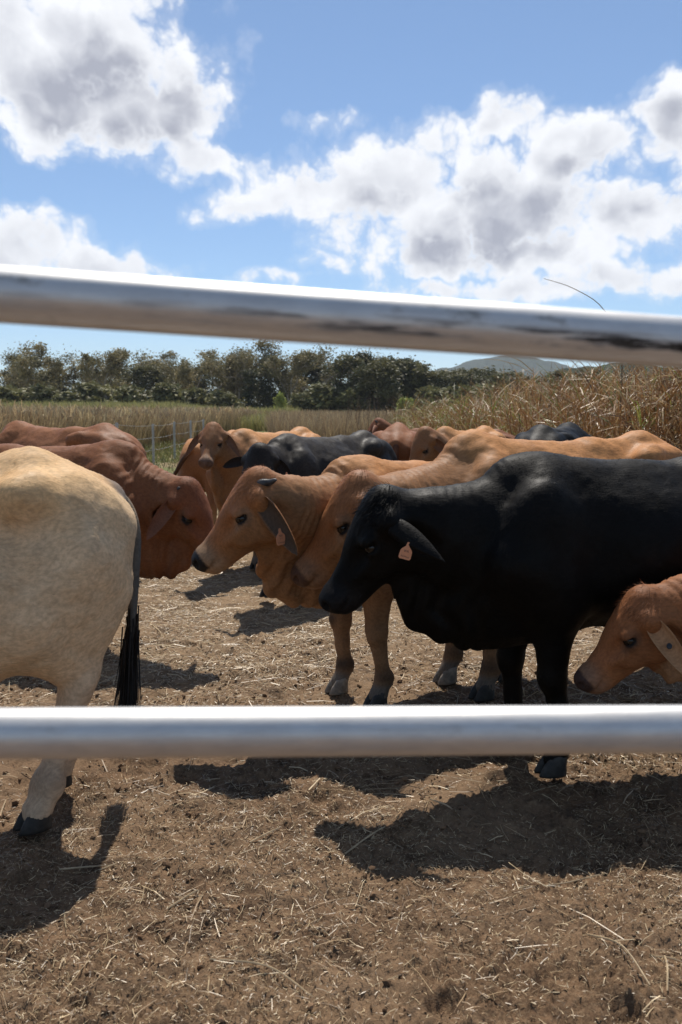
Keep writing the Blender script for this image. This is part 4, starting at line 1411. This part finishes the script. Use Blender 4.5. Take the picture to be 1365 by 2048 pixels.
def build_clods():
    rg = np.random.default_rng(22)
    n = 15000
    y = np.sqrt(rg.uniform(1.9 ** 2, 6.5 ** 2, n))
    x = y * rg.uniform(-0.5, 0.5, n)
    keep = rg.random(n) < np.clip(0.35 + 0.9 * fbm2(x, y, 2.2, 3, z=3.3), 0.05, 1)
    x, y = x[keep], y[keep]
    n = len(x)
    t = (1 + 5 ** .5) / 2
    base = np.array([(-1, t, 0), (1, t, 0), (-1, -t, 0), (1, -t, 0), (0, -1, t), (0, 1, t), (0, -1, -t), (0, 1, -t), (t, 0, -1), (t, 0, 1), (-t, 0, -1), (-t, 0, 1)]) / 1.9
    fc = np.array([(0, 11, 5), (0, 5, 1), (0, 1, 7), (0, 7, 10), (0, 10, 11), (1, 5, 9), (5, 11, 4), (11, 10, 2), (10, 7, 6), (7, 1, 8), (3, 9, 4), (3, 4, 2), (3, 2, 6), (3, 6, 8), (3, 8, 9), (4, 9, 5), (2, 4, 11), (6, 2, 10), (8, 6, 7), (9, 8, 1)])
    r = np.minimum(np.exp(rg.normal(np.log(0.0055), 0.5, n)), 0.015)
    V = base[None] * rg.uniform(0.45, 1.3, (n, 12, 1)) * r[:, None, None]
    V = V * rg.uniform(0.7, 1.3, (n, 1, 3)) * np.array([1, 1, 0.7])
    yaw = rg.uniform(0, 6.28, n)
    c_, s_ = np.cos(yaw)[:, None], np.sin(yaw)[:, None]
    V = np.stack([V[:, :, 0] * c_ - V[:, :, 1] * s_, V[:, :, 0] * s_ + V[:, :, 1] * c_, V[:, :, 2]], 2)
    V += np.stack([x, y, gh(x, y) + r * 0.25], 1)[:, None, :]
    fcs = (fc[None] + 12 * np.arange(n)[:, None, None]).reshape(-1, 3)
    col = np.repeat(np.array([.145, .090, .053])[None] * rg.uniform(0.5, 1.5, (n, 1)), 12, axis=0)
    o = link('soil_clods', np_mesh('soil_clods', V.reshape(-1, 3), fcs, M_CLOD, False, col))
    tag(o, 'small crumbs and clods of dry soil on the yard ground', 'soil', kind='stuff')


M_CLOD = hair_material('clod', 0.95, 0.1)


# ------------------------------------------------------------------ grass, cane, crops
def blades(name, X, Y, Hh, W, lean, cols, tip, mat, segs=2, taper=0.7):
    n = len(X)
    rg = np.random.default_rng(len(name) + n)
    yaw = rg.uniform(0, 6.28, n)
    T = np.stack([rg.normal(0, 0.10, n), rg.normal(0, 0.10, n), np.ones(n)], 1)
    T /= np.linalg.norm(T, axis=1)[:, None]
    bend = np.stack([np.cos(yaw) * lean * Hh, np.sin(yaw) * lean * Hh, -0.35 * lean * Hh], 1)
    a2 = rg.uniform(0, math.pi, n)
    side = np.stack([np.cos(a2), np.sin(a2), np.zeros(n)], 1)
    P = np.stack([X, Y, gh(X, Y) - 0.02], 1)
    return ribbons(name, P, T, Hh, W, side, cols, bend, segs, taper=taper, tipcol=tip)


def join(parts):
    V, Q, Cc, off = [], [], [], 0
    for v, q, c in parts:
        V.append(v)
        Q.append(q + off)
        Cc.append(c)
        off += len(v)
    return np.concatenate(V), np.concatenate(Q), np.concatenate(Cc)


def build_grass():
    rg = np.random.default_rng(31)
    pick = lambda n, pal: np.array(pal)[rg.integers(0, len(pal), n)] * rg.uniform(0.7, 1.3, (n, 1))
    # tall dry grass left of the wire fence
    n = 30000
    y = np.exp(rg.uniform(np.log(16), np.log(75), n))
    x = -6.7 - 0.4 * rg.random(n) - rg.random(n) ** 1.5 * (y * 0.42 - 4.5).clip(0.5)
    x += fbm2(x * 0 + 3, y, 0.3, 2) * 0.6
    hgt = 1.42 + 0.16 * fbm2(x, y, 0.35, 2) + rg.normal(0, 0.10, n) - 0.30 * sm(30, 17, y) * 0
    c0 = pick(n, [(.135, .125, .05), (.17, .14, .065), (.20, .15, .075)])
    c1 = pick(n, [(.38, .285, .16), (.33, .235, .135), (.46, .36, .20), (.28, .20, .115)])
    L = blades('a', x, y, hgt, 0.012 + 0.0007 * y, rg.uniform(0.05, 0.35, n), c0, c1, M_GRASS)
    # feathery heads
    k = rg.random(n) < 0.35
    hd_ = blades('b', x[k], y[k], hgt[k] * 0.17, 0.02 + 0.0012 * y[k], rg.uniform(0.1, 0.6, k.sum()), c1[k] * 1.15, c1[k] * 1.25, M_GRASS)
    hd_[0][:, 2] += np.repeat(hgt[k] * 0.86, 6)
    o = link('tall_dry_grass', np_mesh('tall_dry_grass', *[join([L, hd_])[i] for i in (0, 1)], M_GRASS, False, join([L, hd_])[2]))
    tag(o, 'tall brown seeding grass beyond the wire fence on the left', 'grass', kind='stuff')
    # brown field across the middle
    n = 34000
    y = np.exp(rg.uniform(np.log(36), np.log(110), n))
    tt = rg.uniform(-0.18, 0.30, n)
    x = y * tt
    keep = ~((tt > -0.155) & (tt < -0.075) & (y < 92))
    x, y = x[keep], y[keep]
    n = len(x)
    hgt = 1.22 + 0.14 * fbm2(x, y, 0.2, 2) + rg.normal(0, 0.12, n) + 0.25 * sm(0.05, 0.16, x / y)
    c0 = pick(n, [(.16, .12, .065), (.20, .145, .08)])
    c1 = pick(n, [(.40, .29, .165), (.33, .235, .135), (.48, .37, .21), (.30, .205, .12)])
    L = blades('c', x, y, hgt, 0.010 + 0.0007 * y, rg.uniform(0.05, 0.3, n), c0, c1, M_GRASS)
    n2 = 260
    y2 = np.exp(rg.uniform(np.log(34), np.log(60), n2))
    x2 = y2 * rg.uniform(0.0, 0.22, n2)
    st = blades('d', x2, y2, rg.uniform(1.3, 2.3, n2), np.full(n2, 0.035), rg.uniform(0, 0.2, n2), pick(n2, [(.10, .07, .045)]), pick(n2, [(.12, .08, .05)]), M_GRASS)
    J = join([L, st])
    o = link('brown_grass_field', np_mesh('brown_grass_field', J[0], J[1], M_GRASS, False, J[2]))
    tag(o, 'dry brown grass field in the middle distance behind the herd', 'grass', kind='stuff')
    # pale green crop before the trees
    n = 15000
    y = rg.uniform(100, 128, n)
    x = y * rg.uniform(-0.50, -0.045, n)
    hgt = 2.25 + 0.15 * fbm2(x, y, 0.15, 2) + rg.normal(0, 0.16, n) - 0.7 * sm(-0.19, -0.11, x / y)
    c0 = pick(n, [(.13, .13, .035), (.20, .16, .06)])
    c1 = pick(n, [(.38, .35, .12), (.32, .30, .11), (.42, .37, .16)])
    n3 = 5000
    y3 = rg.uniform(62, 100, n3)
    x3 = y3 * rg.uniform(-0.160, -0.070, n3)
    x, y = np.concatenate([x, x3]), np.concatenate([y, y3])
    hgt = np.concatenate([hgt, rg.uniform(0.7, 1.25, n3)])
    c0, c1 = np.concatenate([c0, c0[:n3]]), np.concatenate([c1, c1[:n3]])
    n = len(x)
    L = blades('e', x, y, hgt, np.full(n, 0.09), rg.uniform(0.1, 0.45, n), c0, c1, M_GRASS)
    o = link('green_crop', np_mesh('green_crop', L[0], L[1], M_GRASS, False, L[2]))
    tag(o, 'strip of pale green crop in front of the far trees', 'crop', kind='stuff')
    # short green and straw coloured grass along the fence and around the yard
    n = 24000
    y = np.exp(rg.uniform(np.log(13), np.log(44), n))
    x = -6.8 + rg.random(n) ** 1.2 * 9
    gmask = np.clip(1.0 - np.abs(x + 5.6) / 1.6, 0, 1) * sm(20, 26, y)
    keep = rg.random(n) < 0.25 + 0.75 * np.clip(1.2 - (x + 6.8) / 4.0, 0, 1)
    x, y, gmask = x[keep], y[keep], gmask[keep]
    n = len(x)
    isg = (rg.random(n) < 0.15 + 0.75 * gmask)[:, None]
    c1 = np.where(isg, pick(n, [(.18, .19, .065), (.22, .215, .08)]), pick(n, [(.38, .29, .17), (.32, .24, .14)]))
    hgt = np.where(isg[:, 0], 0.20, 0.10) * rg.uniform(0.5, 1.6, n) + 0.25 * gmask * (x < -6.0)
    L = blades('f', x, y, hgt, 0.008 + 0.0008 * y, rg.uniform(0.2, 0.7, n), c1 * 0.7, c1, M_GRASS)
    o = link('short_grass', np_mesh('short_grass', L[0], L[1], M_GRASS, False, L[2]))
    tag(o, 'short dry and green grass along the foot of the wire fence', 'grass', kind='stuff')


def build_cane():
    rg = np.random.default_rng(41)
    n = 6500
    x = rg.uniform(2.1, 14, n) ** 1.0
    front = np.where(x > 3.5, 11.0, 11.0 + (3.5 - x) * 9.0)
    y = front + rg.random(n) ** 1.8 * 18 + fbm2(x, x * 0, 0.8, 2) * 0.5
    keep = (x / y < 0.52)
    x, y = x[keep], y[keep]
    n = len(x)
    clump = fbm2(x, y, 0.9, 2, z=3)
    hgt = (1.36 + 0.70 * sm(2.1, 5.0, x) + 0.40 * clump + rg.normal(0, 0.16, n)).clip(0.9, 2.7)
    green = (rg.random(n) < 0.14 + 0.30 * sm(0.18, 0.10, x / y))
    pick = lambda m, pal: np.array(pal)[rg.integers(0, len(pal), m)] * rg.uniform(0.7, 1.3, (m, 1))
    parts = []
    cs = pick(n, [(.27, .13, .045), (.33, .17, .06), (.20, .10, .04)])
    yaw = rg.uniform(0, 6.28, n)
    T = np.stack([rg.normal(0.03, 0.12, n), rg.normal(0, 0.10, n), np.ones(n)], 1)
    T /= np.linalg.norm(T, axis=1)[:, None]
    P = np.stack([x, y, gh(x, y) - 0.03], 1)
    bend = np.stack([np.cos(yaw), np.sin(yaw), -0.3 * np.ones(n)], 1) * (hgt * rg.uniform(0, 0.16, n))[:, None]
    parts.append(ribbons('s', P, T, hgt, np.full(n, 0.018), np.tile([1.0, 0, 0], (n, 1)), cs, bend, 3, taper=0.6))
    for k in range(8):
        f = rg.uniform(0.12, 0.98, n)
        Pr = P + T * (hgt * f)[:, None] + bend * (f * f)[:, None]
        yw = rg.uniform(0, 6.28, n)
        up = rg.uniform(0.6, 3.0, n)
        D = np.stack([np.cos(yw), np.sin(yw), up], 1)
        D /= np.linalg.norm(D, axis=1)[:, None]
        L = rg.uniform(0.35, 0.95, n)
        bd = np.stack([np.cos(yw) * 0.25, np.sin(yw) * 0.25, -rg.uniform(0.1, 1.0, n) ** 1.5], 1) * L[:, None]
        side = np.cross(D, [0, 0, 1.0]) + rg.normal(0, 0.35, (n, 3))
        side /= np.linalg.norm(side, axis=1)[:, None]
        g = green & (f > 0.45)
        cl = np.where(g[:, None], pick(n, [(.22, .25, .06), (.28, .27, .07), (.16, .19, .05)]), pick(n, [(.34, .20, .085), (.24, .125, .05), (.50, .36, .20), (.20, .10, .042), (.30, .165, .07), (.42, .28, .14)]))
        parts.append(ribbons('l', Pr, D, L, rg.uniform(0.010, 0.030, n), side, cl, bd, 3, taper=0.85))
    # one tall bare stalk leaning to the left
    a, b = at(1235, 650, 12.6), at(1088, 557, 12.4)
    a[2] = 0.0
    v, q, _ = tube([a, at(1245, 720, 12.6), at(1210, 622, 12.5), at(1150, 578, 12.45), b], [0.012, 0.009, 0.006, 0.005, 0.003], 5, 5)
    J = join(parts + [(v, q, np.tile(np.array([.22, .15, .08]), (len(v), 1)))])
    o = link('tall_cane_grass', np_mesh('tall_cane_grass', J[0], J[1], M_CANE, False, J[2]))
    tag(o, 'thicket of tall dry cane grass at the right edge', 'grass', kind='stuff')


# ------------------------------------------------------------------ wire fence
def build_wire_fence():
    root = bpy.data.objects.new('wire_fence', None)
    C.objects.link(root)
    root.location = (-4.95, 16, 0)
    tag(root, 'plain wire fence with thin metal posts running away on the left', 'fence')
    mp = simple_mat('fence_steel', (0.48, 0.47, 0.45), 0.5, 0.2, 8, metallic=0.3)
    mw = simple_mat('fence_wire', (0.34, 0.33, 0.32), 0.5, 0.1, 8, metallic=0.4)
    ys = [11.6, 16.0, 20.9, 25.1, 28.3, 31.4, 34.2]
    tops = [1.20, 1.17, 1.19, 1.09, 1.10, 1.10, 1.10]
    pts = []
    for yv, h in zip(ys, tops):
        x0 = -4.95 + 0.04 * math.sin(yv)
        # Y-section star post
        w = 0.034
        prof = []
        for a in (90, 210, 330):
            for da, r in ((-16, w), (16, w)):
                prof.append((r * math.cos(R(a + da)), r * math.sin(R(a + da))))
            prof.append((0.011 * math.cos(R(a + 60)), 0.011 * math.sin(R(a + 60))))
        V = np.array([(px, py, z) for z in (0.0, h) for px, py in prof])
        m = len(prof)
        me = bpy.data.meshes.new('post')
        me.from_pydata(V.tolist(), [], [[i, (i + 1) % m, m + (i + 1) % m, m + i] for i in range(m)] + [list(range(m, 2 * m))])
        me.materials.append(mp)
        link('post', me, root, (x0 + 4.95, yv - 16, 0))
        pts.append((x0 + 4.95, yv - 16, h))
    for dz in (0.04, 0.36, 0.68):
        line = []
        for a, b in zip(pts[:-1], pts[1:]):
            a, b = np.array(a), np.array(b)
            for f in np.linspace(0, 1, 5)[:-1]:
                p = a + (b - a) * f
                p[2] -= dz + 0.03 * 4 * f * (1 - f)
                line.append(p)
        line.append(np.array(pts[-1]) - [0, 0, dz])
        v, q, _ = tube(line, [0.0040] * len(line), 5, 1)
        link('wire', np_mesh('wire', v, q, mw), root)


# ------------------------------------------------------------------ trees
M_BARK = simple_mat('gum_bark', (0.40, 0.34, 0.27), 0.85, 0.45, 1.2)
M_BARK_DARK = simple_mat('dark_bark', (0.07, 0.055, 0.042), 0.9, 0.4, 2)


def tree_kind(kind, seed, Ht=12.0):
    """returns (trunk mesh, crown mesh) for a tree about Ht metres tall"""
    rg = np.random.default_rng(seed)
    tubes, ends = [], []

    def branch(p, d, L, r, lvl):
        q = p + d * L
        mid = (p + q) / 2 + rg.normal(0, 0.07 * L, 3)
        tubes.append(tube([p, mid, q], [r, r * 0.8, r * 0.6], 6, 3)[:2])
        if lvl == 0:
            ends.append(q)
            return
        for k in range(rg.integers(2, 4)):
            nd = d + rg.normal(0, 0.55, 3) + np.array([0, 0, 0.18])
            branch(q, nrm(nd), L * rg.uniform(0.5, 0.85), r * 0.55, lvl - 1)
        if rg.random() < 0.7:
            ends.append(mid)
    if kind == 'gum':
        nst = rg.integers(1, 3)
        for k in range(nst):
            branch(np.array([rg.normal(0, 0.3), rg.normal(0, 0.3), -0.3]), nrm([rg.normal(0, 0.16), rg.normal(0, 0.16), 1]), Ht * rg.uniform(0.30, 0.42), 0.26, 3)
        E = np.array(ends)
        E = E[E[:, 2] > Ht * 0.22]
        nl, spread, size = 6500, 0.060 * Ht, (0.11, 0.27)
        w = rg.random(len(E)) + 0.25
    elif kind == 'dense':
        branch(np.array([0, 0, -0.3]), nrm([rg.normal(0, 0.08), rg.normal(0, 0.08), 1]), Ht * 0.35, 0.25, 3)
        n = 60
        zz = rg.uniform(0.06, 0.95, n)
        rr = 0.27 * Ht * np.sqrt(np.clip(1 - ((zz - 0.42) / 0.62) ** 2, 0.05, 1)) * rg.uniform(0.5, 1.0, n)
        aa = rg.uniform(0, 6.28, n)
        E = np.stack([np.cos(aa) * rr, np.sin(aa) * rr, zz * Ht], 1)
        nl, spread, size = 6500, 0.07 * Ht, (0.18, 0.42)
        w = rg.random(n) + 0.4
    elif kind == 'column':
        branch(np.array([0, 0, -0.3]), np.array([0, 0, 1.0]), Ht * 0.5, 0.22, 2)
        n = 46
        zz = rg.uniform(0.05, 0.97, n)
        rr = (0.10 + 0.05 * np.sin(zz * 9 + 1)) * Ht * rg.uniform(0.3, 1, n)
        aa = rg.uniform(0, 6.28, n)
        E = np.stack([np.cos(aa) * rr, np.sin(aa) * rr, zz * Ht], 1)
        nl, spread, size = 5000, 0.045 * Ht, (0.16, 0.36)
        w = rg.random(n) + 0.4
    else:  # shrub
        for k in range(4):
            branch(np.array([0, 0, -0.2]), nrm([rg.normal(0, 0.5), rg.normal(0, 0.5), 1]), Ht * 0.3, 0.07, 1)
        n = 34
        zz = rg.random(n) ** 0.8
        rr = 0.45 * Ht * np.sqrt(1 - zz ** 2 * 0.9) * rg.uniform(0.2, 1, n)
        aa = rg.uniform(0, 6.28, n)
        E = np.stack([np.cos(aa) * rr, np.sin(aa) * rr, zz * Ht * 0.92], 1)
        nl, spread, size = 3000, 0.10 * Ht, (0.12, 0.26)
        w = rg.random(n) + 0.4
    # normalise the height
    zmax = E[:, 2].max() + spread
    f = Ht / zmax
    tv, tq, off = [], [], 0
    for v, q in tubes:
        tv.append(v)
        tq.append(q + off)
        off += len(v)
    tv = np.concatenate(tv) * f
    trunk = np_mesh('trunk', tv, np.concatenate(tq), M_BARK if kind in ('gum',) else M_BARK_DARK)
    i = rg.choice(len(E), nl, p=w / w.sum())
    sp = spread * (0.6 + 0.8 * rg.random(len(E)))[i]
    P = (E[i] + rg.normal(size=(nl, 3)) * sp[:, None] * np.array([1, 1, 0.72]) * 0.8) * f
    ok = P[:, 2] > 0.1
    P, i = P[ok], i[ok]
    nl = len(P)
    sz = rg.uniform(size[0], size[1], nl)
    a = rg.normal(size=(nl, 3))
    a[:, 2] *= 0.6
    a /= np.linalg.norm(a, axis=1)[:, None]
    b = np.cross(a, rg.normal(size=(nl, 3)))
    b /= np.linalg.norm(b, axis=1)[:, None]
    V = np.stack([P - a * sz[:, None], P + b * sz[:, None] * 0.5, P + a * sz[:, None], P - b * sz[:, None] * 0.5], 1).reshape(-1, 3)
    Q = np.arange(4 * nl).reshape(nl, 4)
    pal = {'gum': [(.120, .108, .055), (.095, .088, .045), (.15, .13, .070)], 'dense': [(.060, .060, .028), (.082, .078, .036), (.045, .048, .024)],
           'column': [(.036, .040, .020), (.045, .048, .024)], 'shrub': [(.10, .098, .042), (.080, .080, .036)], 'lime': [(.17, .20, .055), (.20, .22, .07)]}[kind if kind in ('gum', 'dense', 'column') else kind]
    cl = np.array([1.95, 1.85, 1.7]) * np.array(pal)[(i % len(pal))] * rg.uniform(0.7, 1.35, (nl, 1)) * (0.8 + 0.4 * rg.random(len(E)))[i][:, None]
    crown = np_mesh('crown', V, Q, M_LEAF, False, np.repeat(cl, 4, axis=0))
    return trunk, crown


def build_trees():
    rg = np.random.default_rng(77)
    lib = {'gum': [tree_kind('gum', 100 + k) for k in range(6)], 'dense': [tree_kind('dense', 200 + k) for k in range(4)],
           'column': [tree_kind('column', 300)], 'shrub': [tree_kind('shrub', 400 + k, 3.0) for k in range(3)], 'lime': [tree_kind('lime', 500, 3.0)]}
    ref = {'gum': 12.0, 'dense': 12.0, 'column': 12.0, 'shrub': 3.0, 'lime': 3.0}
    names = {'gum': 'gum_tree', 'dense': 'dense_tree', 'column': 'vine_covered_tree', 'shrub': 'shrub', 'lime': 'bush'}
    cnt = {}

    def plant(kind, px, top, Y, label, group=None, wide=1.0):
        X = (px - 682.5) / F * Y
        h = (815 - top) / F * Y + CAM_H
        k = cnt.get(kind, 0)
        cnt[kind] = k + 1
        tr, cr = lib[kind][k % len(lib[kind])]
        s = h / ref[kind]
        root = bpy.data.objects.new(names[kind], None)
        C.objects.link(root)
        root.location = (X, Y, 0)
        root.rotation_euler = (0, 0, rg.uniform(0, 6.28))
        root.scale = (s * wide, s * wide, s)
        tag(root, label, 'bush' if kind in ('shrub', 'lime') else 'tree', group)
        link('trunk', tr, root)
        link('crown', cr, root)
    ordn = 'first second third fourth fifth sixth seventh eighth ninth tenth eleventh twelfth thirteenth fourteenth fifteenth sixteenth seventeenth eighteenth nineteenth twentieth'.split() + ['twenty-first', 'twenty-second', 'twenty-third', 'twenty-fourth', 'twenty-fifth']
    G1 = ('grey-green open-crowned gum tree in the far tree line', 'gum trees of the far tree line')
    G2 = ('dense dark green tree in the far tree line', 'dark trees of the far tree line')
    G3 = ('low olive shrub at the foot of the far tree line', 'shrubs below the far trees')
    for q_, (px, top) in enumerate((((5, 722), (70, 684), (118, 700), (160, 716), (215, 696), (268, 704), (345, 698), (392, 702), (440, 706), (470, 694), (585, 700), (655, 692), (800, 714)))):
        plant('gum', px, top, rg.uniform(146, 170), 'open-crowned grey-green gum tree, %s from the left on the far skyline' % ordn[q_], G1[1], wide=rg.uniform(0.9, 1.2))
    plant('gum', 518, 681, 158, 'tallest thin open gum tree at the centre of the far tree line')
    for q_, (px, top) in enumerate((((-20, 742), (40, 735), (105, 738), (190, 740), (245, 735), (300, 728), (375, 732), (425, 722), (490, 720), (545, 716), (620, 704), (680, 730), (765, 726), (815, 722), (850, 736), (905, 739), (960, 736), (1010, 746), (1060, 752), (1120, 745), (1180, 742), (1240, 748), (1310, 740)))):
        plant('dense', px, top + rg.uniform(-4, 6), rg.uniform(150, 185), 'dense dark olive tree, %s from the left among the far trees' % ordn[q_], G2[1], wide=rg.uniform(1.0, 1.5) * (1.3 if px > 740 else 1))
    for q_, (px, top) in enumerate(((700, 712), (752, 722), (790, 716), (835, 726), (872, 742), (930, 742), (985, 748), (1035, 750), (1085, 752), (1140, 752))):
        plant('dense', px, top, rg.uniform(136, 146), 'leafy dark tree in front of the belt, %s from the left on its right half' % ordn[q_], 'nearer trees on the right of the belt', wide=rg.uniform(1.0, 1.35))
    plant('column', 728, 708, 150, 'tall dark vine-covered tree right of centre in the far tree line', wide=1.0)
    plant('column', 500, 742, 146, 'short dark vine-covered tree left of centre in the far tree line', wide=1.2)
    for q_, (px, top) in enumerate((((20, 775), (95, 770), (140, 783), (185, 768), (262, 772), (330, 765), (395, 778), (450, 782), (600, 785), (640, 770), (700, 778), (760, 785), (860, 775), (920, 770), (985, 765), (1080, 768)))):
        plant('shrub', px, top, rg.uniform(132, 142), 'low olive shrub, %s from the left at the foot of the far trees' % ordn[q_], G3[1], wide=rg.uniform(1.0, 1.5))
    plant('lime', 562, 788, 118, 'slim light green bush standing before the dark trees', wide=0.55)
    plant('lime', 812, 797, 120, 'round lime green bush at the right of the tree line', wide=1.0)


def build_hills():
    def ridge(name, label, prof, Y, depth, col, nscale, amp):
        xs = np.array([p[0] for p in prof])
        hs = np.array([(815 - p[1]) / F * Y + CAM_H for p in prof])
        nx, ny = 160, 24
        u = np.linspace(xs[0], xs[-1], nx)
        hh = np.interp(u, xs, hs)
        X = (u - 682.5) / F * Y
        rows = []
        for k in range(ny):
            f = k / (ny - 1)
            env = math.sin(math.pi * min(f, 1.0)) ** 0.8 if 0 < f < 1 else 0.0
            z = hh * env
            z = z + amp * fbm2(X, np.full(nx, f * depth), nscale, 4) * (env > 0.02) * sm(0, 20, z)
            rows.append(np.stack([X, np.full(nx, Y - depth / 2 + f * depth), z - 3], 1))
        V = np.concatenate(rows)
        i = np.arange(ny - 1)[:, None] * nx
        j = np.arange(nx - 1)[None]
        Q = np.stack([i + j, i + j + 1, i + nx + j + 1, i + nx + j], -1).reshape(-1, 4)
        m, t, b = material(name + '_forest')
        co = t.coord('Object')
        n = t.noise(co, 0.09, 6, 0.7)
        t.put(b.inputs['Base Color'], t.mix(t.ramp(n, 0.35, 0.65), tuple(c * 0.6 for c in col), tuple(c * 1.5 for c in col)))
        b.inputs['Roughness'].default_value = 0.95
        b.inputs['Specular IOR Level'].default_value = 0.1
        t.put(b.inputs['Normal'], t.bump(n, 1.0, 6.0))
        o = link(name, np_mesh(name, V, Q, m))
        tag(o, label, kind='structure')
    ridge('hill', 'hazy blue-green wooded hill on the horizon', [(700, 812), (800, 792), (862, 743), (905, 733), (945, 720), (985, 712), (1030, 713), (1062, 719), (1110, 733), (1160, 752), (1260, 785), (1400, 812)], 2600, 1200, (0.040, 0.052, 0.026), 0.018, 8)
    ridge('nearer_hill', 'dark wooded rise behind the cane on the right', [(1060, 800), (1090, 745), (1125, 728), (1180, 722), (1260, 718), (1400, 735), (1600, 760)], 520, 200, (0.035, 0.045, 0.022), 0.06, 2.5)


def build_haze():
    V = np.array([(x, y, z) for z in (-4.5, 190) for x, y in ((-2600, -60), (2600, -60), (2600, 3500), (-2600, 3500))], float)
    Q = np.array([(3, 2, 1, 0), (4, 5, 6, 7), (0, 1, 5, 4), (1, 2, 6, 5), (2, 3, 7, 6), (3, 0, 4, 7)])
    m = bpy.data.materials.new('haze')
    m.use_nodes = True
    nt = m.node_tree
    nt.nodes.remove(nt.nodes['Principled BSDF'])
    v = nt.nodes.new('ShaderNodeVolumePrincipled')
    v.inputs['Color'].default_value = (0.80, 0.88, 1.0, 1)
    v.inputs['Density'].default_value = 0.00013
    v.inputs['Anisotropy'].default_value = 0.2
    nt.links.new(v.outputs[0], nt.nodes['Material Output'].inputs['Volume'])
    o = link('haze', np_mesh('haze', V, Q, m, False))
    tag(o, 'thin blue haze in the air', kind='stuff')


# ------------------------------------------------------------------ steel rails of the yard fence
def build_rails():
    root = bpy.data.objects.new('yard_fence', None)
    C.objects.link(root)
    root.location = (0, 0.92, 0)
    tag(root, 'galvanised steel pipe rails of the yard fence crossing close in front', 'fence')

    def rail_mat(name, smudge):
        m, t, b = material(name)
        co = t.coord('Object')
        sp = t.node('ShaderNodeSeparateXYZ')
        t.put(sp.inputs[0], co)
        n = t.noise(t.mapping(co, (7, 55, 90)), 1.0, 8, 0.7)
        n2 = t.noise(t.mapping(co, (14, 40, 40)), 1.0, 5, 0.7)
        n3 = t.noise(co, 260, 3, 0.6)
        band = t.ramp(t.math('ABSOLUTE', t.math('ADD', sp.outputs[2], 0.006)), 0.011, 0.003)
        xr = t.ramp(sp.outputs[0], -0.28, 0.10, 0.15, 1.0)
        grime = t.math('MULTIPLY', t.math('MULTIPLY', band, xr), t.ramp(n, 0.45, 0.55))
        grime = t.math('MULTIPLY', grime, smudge)
        spots = t.math('MULTIPLY', t.ramp(n2, 0.56, 0.68, 0, 0.7), t.ramp(n, 0.42, 0.58))
        dirt = t.math('MAXIMUM', grime, t.math('MULTIPLY', spots, 0.8 * max(smudge, 0.35)))
        c = t.mix(t.ramp(n2, 0.3, 0.7), (0.56, 0.55, 0.54), (0.68, 0.67, 0.65))
        scr = t.ramp(t.noise(t.mapping(co, (9, 500, 500)), 1.0, 3, 0.6), 0.60, 0.72, 0, 0.35)
        c = t.mix(scr, c, (0.30, 0.28, 0.26))
        c = t.mix(dirt, c, (0.022, 0.017, 0.013))
        t.put(b.inputs['Base Color'], c)
        t.put(b.inputs['Metallic'], t.math('SUBTRACT', 0.66, t.math('MULTIPLY', dirt, 0.6)))
        t.put(b.inputs['Roughness'], t.math('ADD', t.ramp(n, 0.3, 0.7, 0.42, 0.58), t.math('MULTIPLY', dirt, 0.4)))
        t.put(b.inputs['Normal'], t.bump(n3, 0.08, 0.001))
        return m

    def rail(a, b, r, m, label):
        a, b = np.array(a), np.array(b)
        d = nrm(b - a)
        c = (a + b) / 2
        L = np.linalg.norm(b - a)
        ext = 1.1
        n = 40
        an = np.arange(n) * 2 * math.pi / n
        ring = np.stack([np.zeros(n), r * np.cos(an), r * np.sin(an)], 1)
        xs = np.linspace(-L / 2 - ext, L / 2 + ext, 24)
        V = np.concatenate([ring + [x, 0, 0] for x in xs])
        i = np.arange(len(xs) - 1)[:, None] * n
        j = np.arange(n)[None]
        j2 = (j + 1) % n
        Q = np.stack([i + j, i + j2, i + n + j2, i + n + j], -1).reshape(-1, 4)
        o = link('rail', np_mesh('rail', V, Q, m), root)
        o.location = c - np.array([0, 0.92, 0])
        y = nrm(np.cross([0, 0, 1], d))
        z = np.cross(d, y)
        M = Matrix(((d[0], y[0], z[0]), (d[1], y[1], z[1]), (d[2], y[2], z[2])))
        o.rotation_mode = 'QUATERNION'
        o.rotation_quaternion = M.to_quaternion()
        o['label'] = label
        return c, d, L / 2 + ext
    up = rail(at(0, 589, 0.852), at(1365, 685, 0.95), 0.025, rail_mat('upper_rail_steel', 1.0), 'sloping upper rail smeared with dark grime')
    lowr = rail(at(0, 1467, 0.913), at(1365, 1458, 0.98), 0.025, rail_mat('lower_rail_steel', 0.12), 'clean level lower rail')
    # posts beyond both sides of the picture carry the rails
    pm = simple_mat('post_steel', (0.5, 0.5, 0.5), 0.4, 0.15, 12, metallic=0.9)
    for s in (-1, 1):
        p = (up[0] + up[1] * s * (up[2] - 0.06) + lowr[0] + lowr[1] * s * (lowr[2] - 0.06)) / 2
        v, q, _ = tube([(p[0], p[1] - 0.92, -0.3), (p[0], p[1] - 0.92, 1.0), (p[0], p[1] - 0.92, 2.0)], [0.045] * 3, 20, 3)
        link('post', np_mesh('post', v, q, pm), root)


build_ground()
build_hills()
build_trees()
build_grass()
build_cane()
build_wire_fence()
build_cattle()
build_straw()
build_clods()
build_rails()
build_haze()
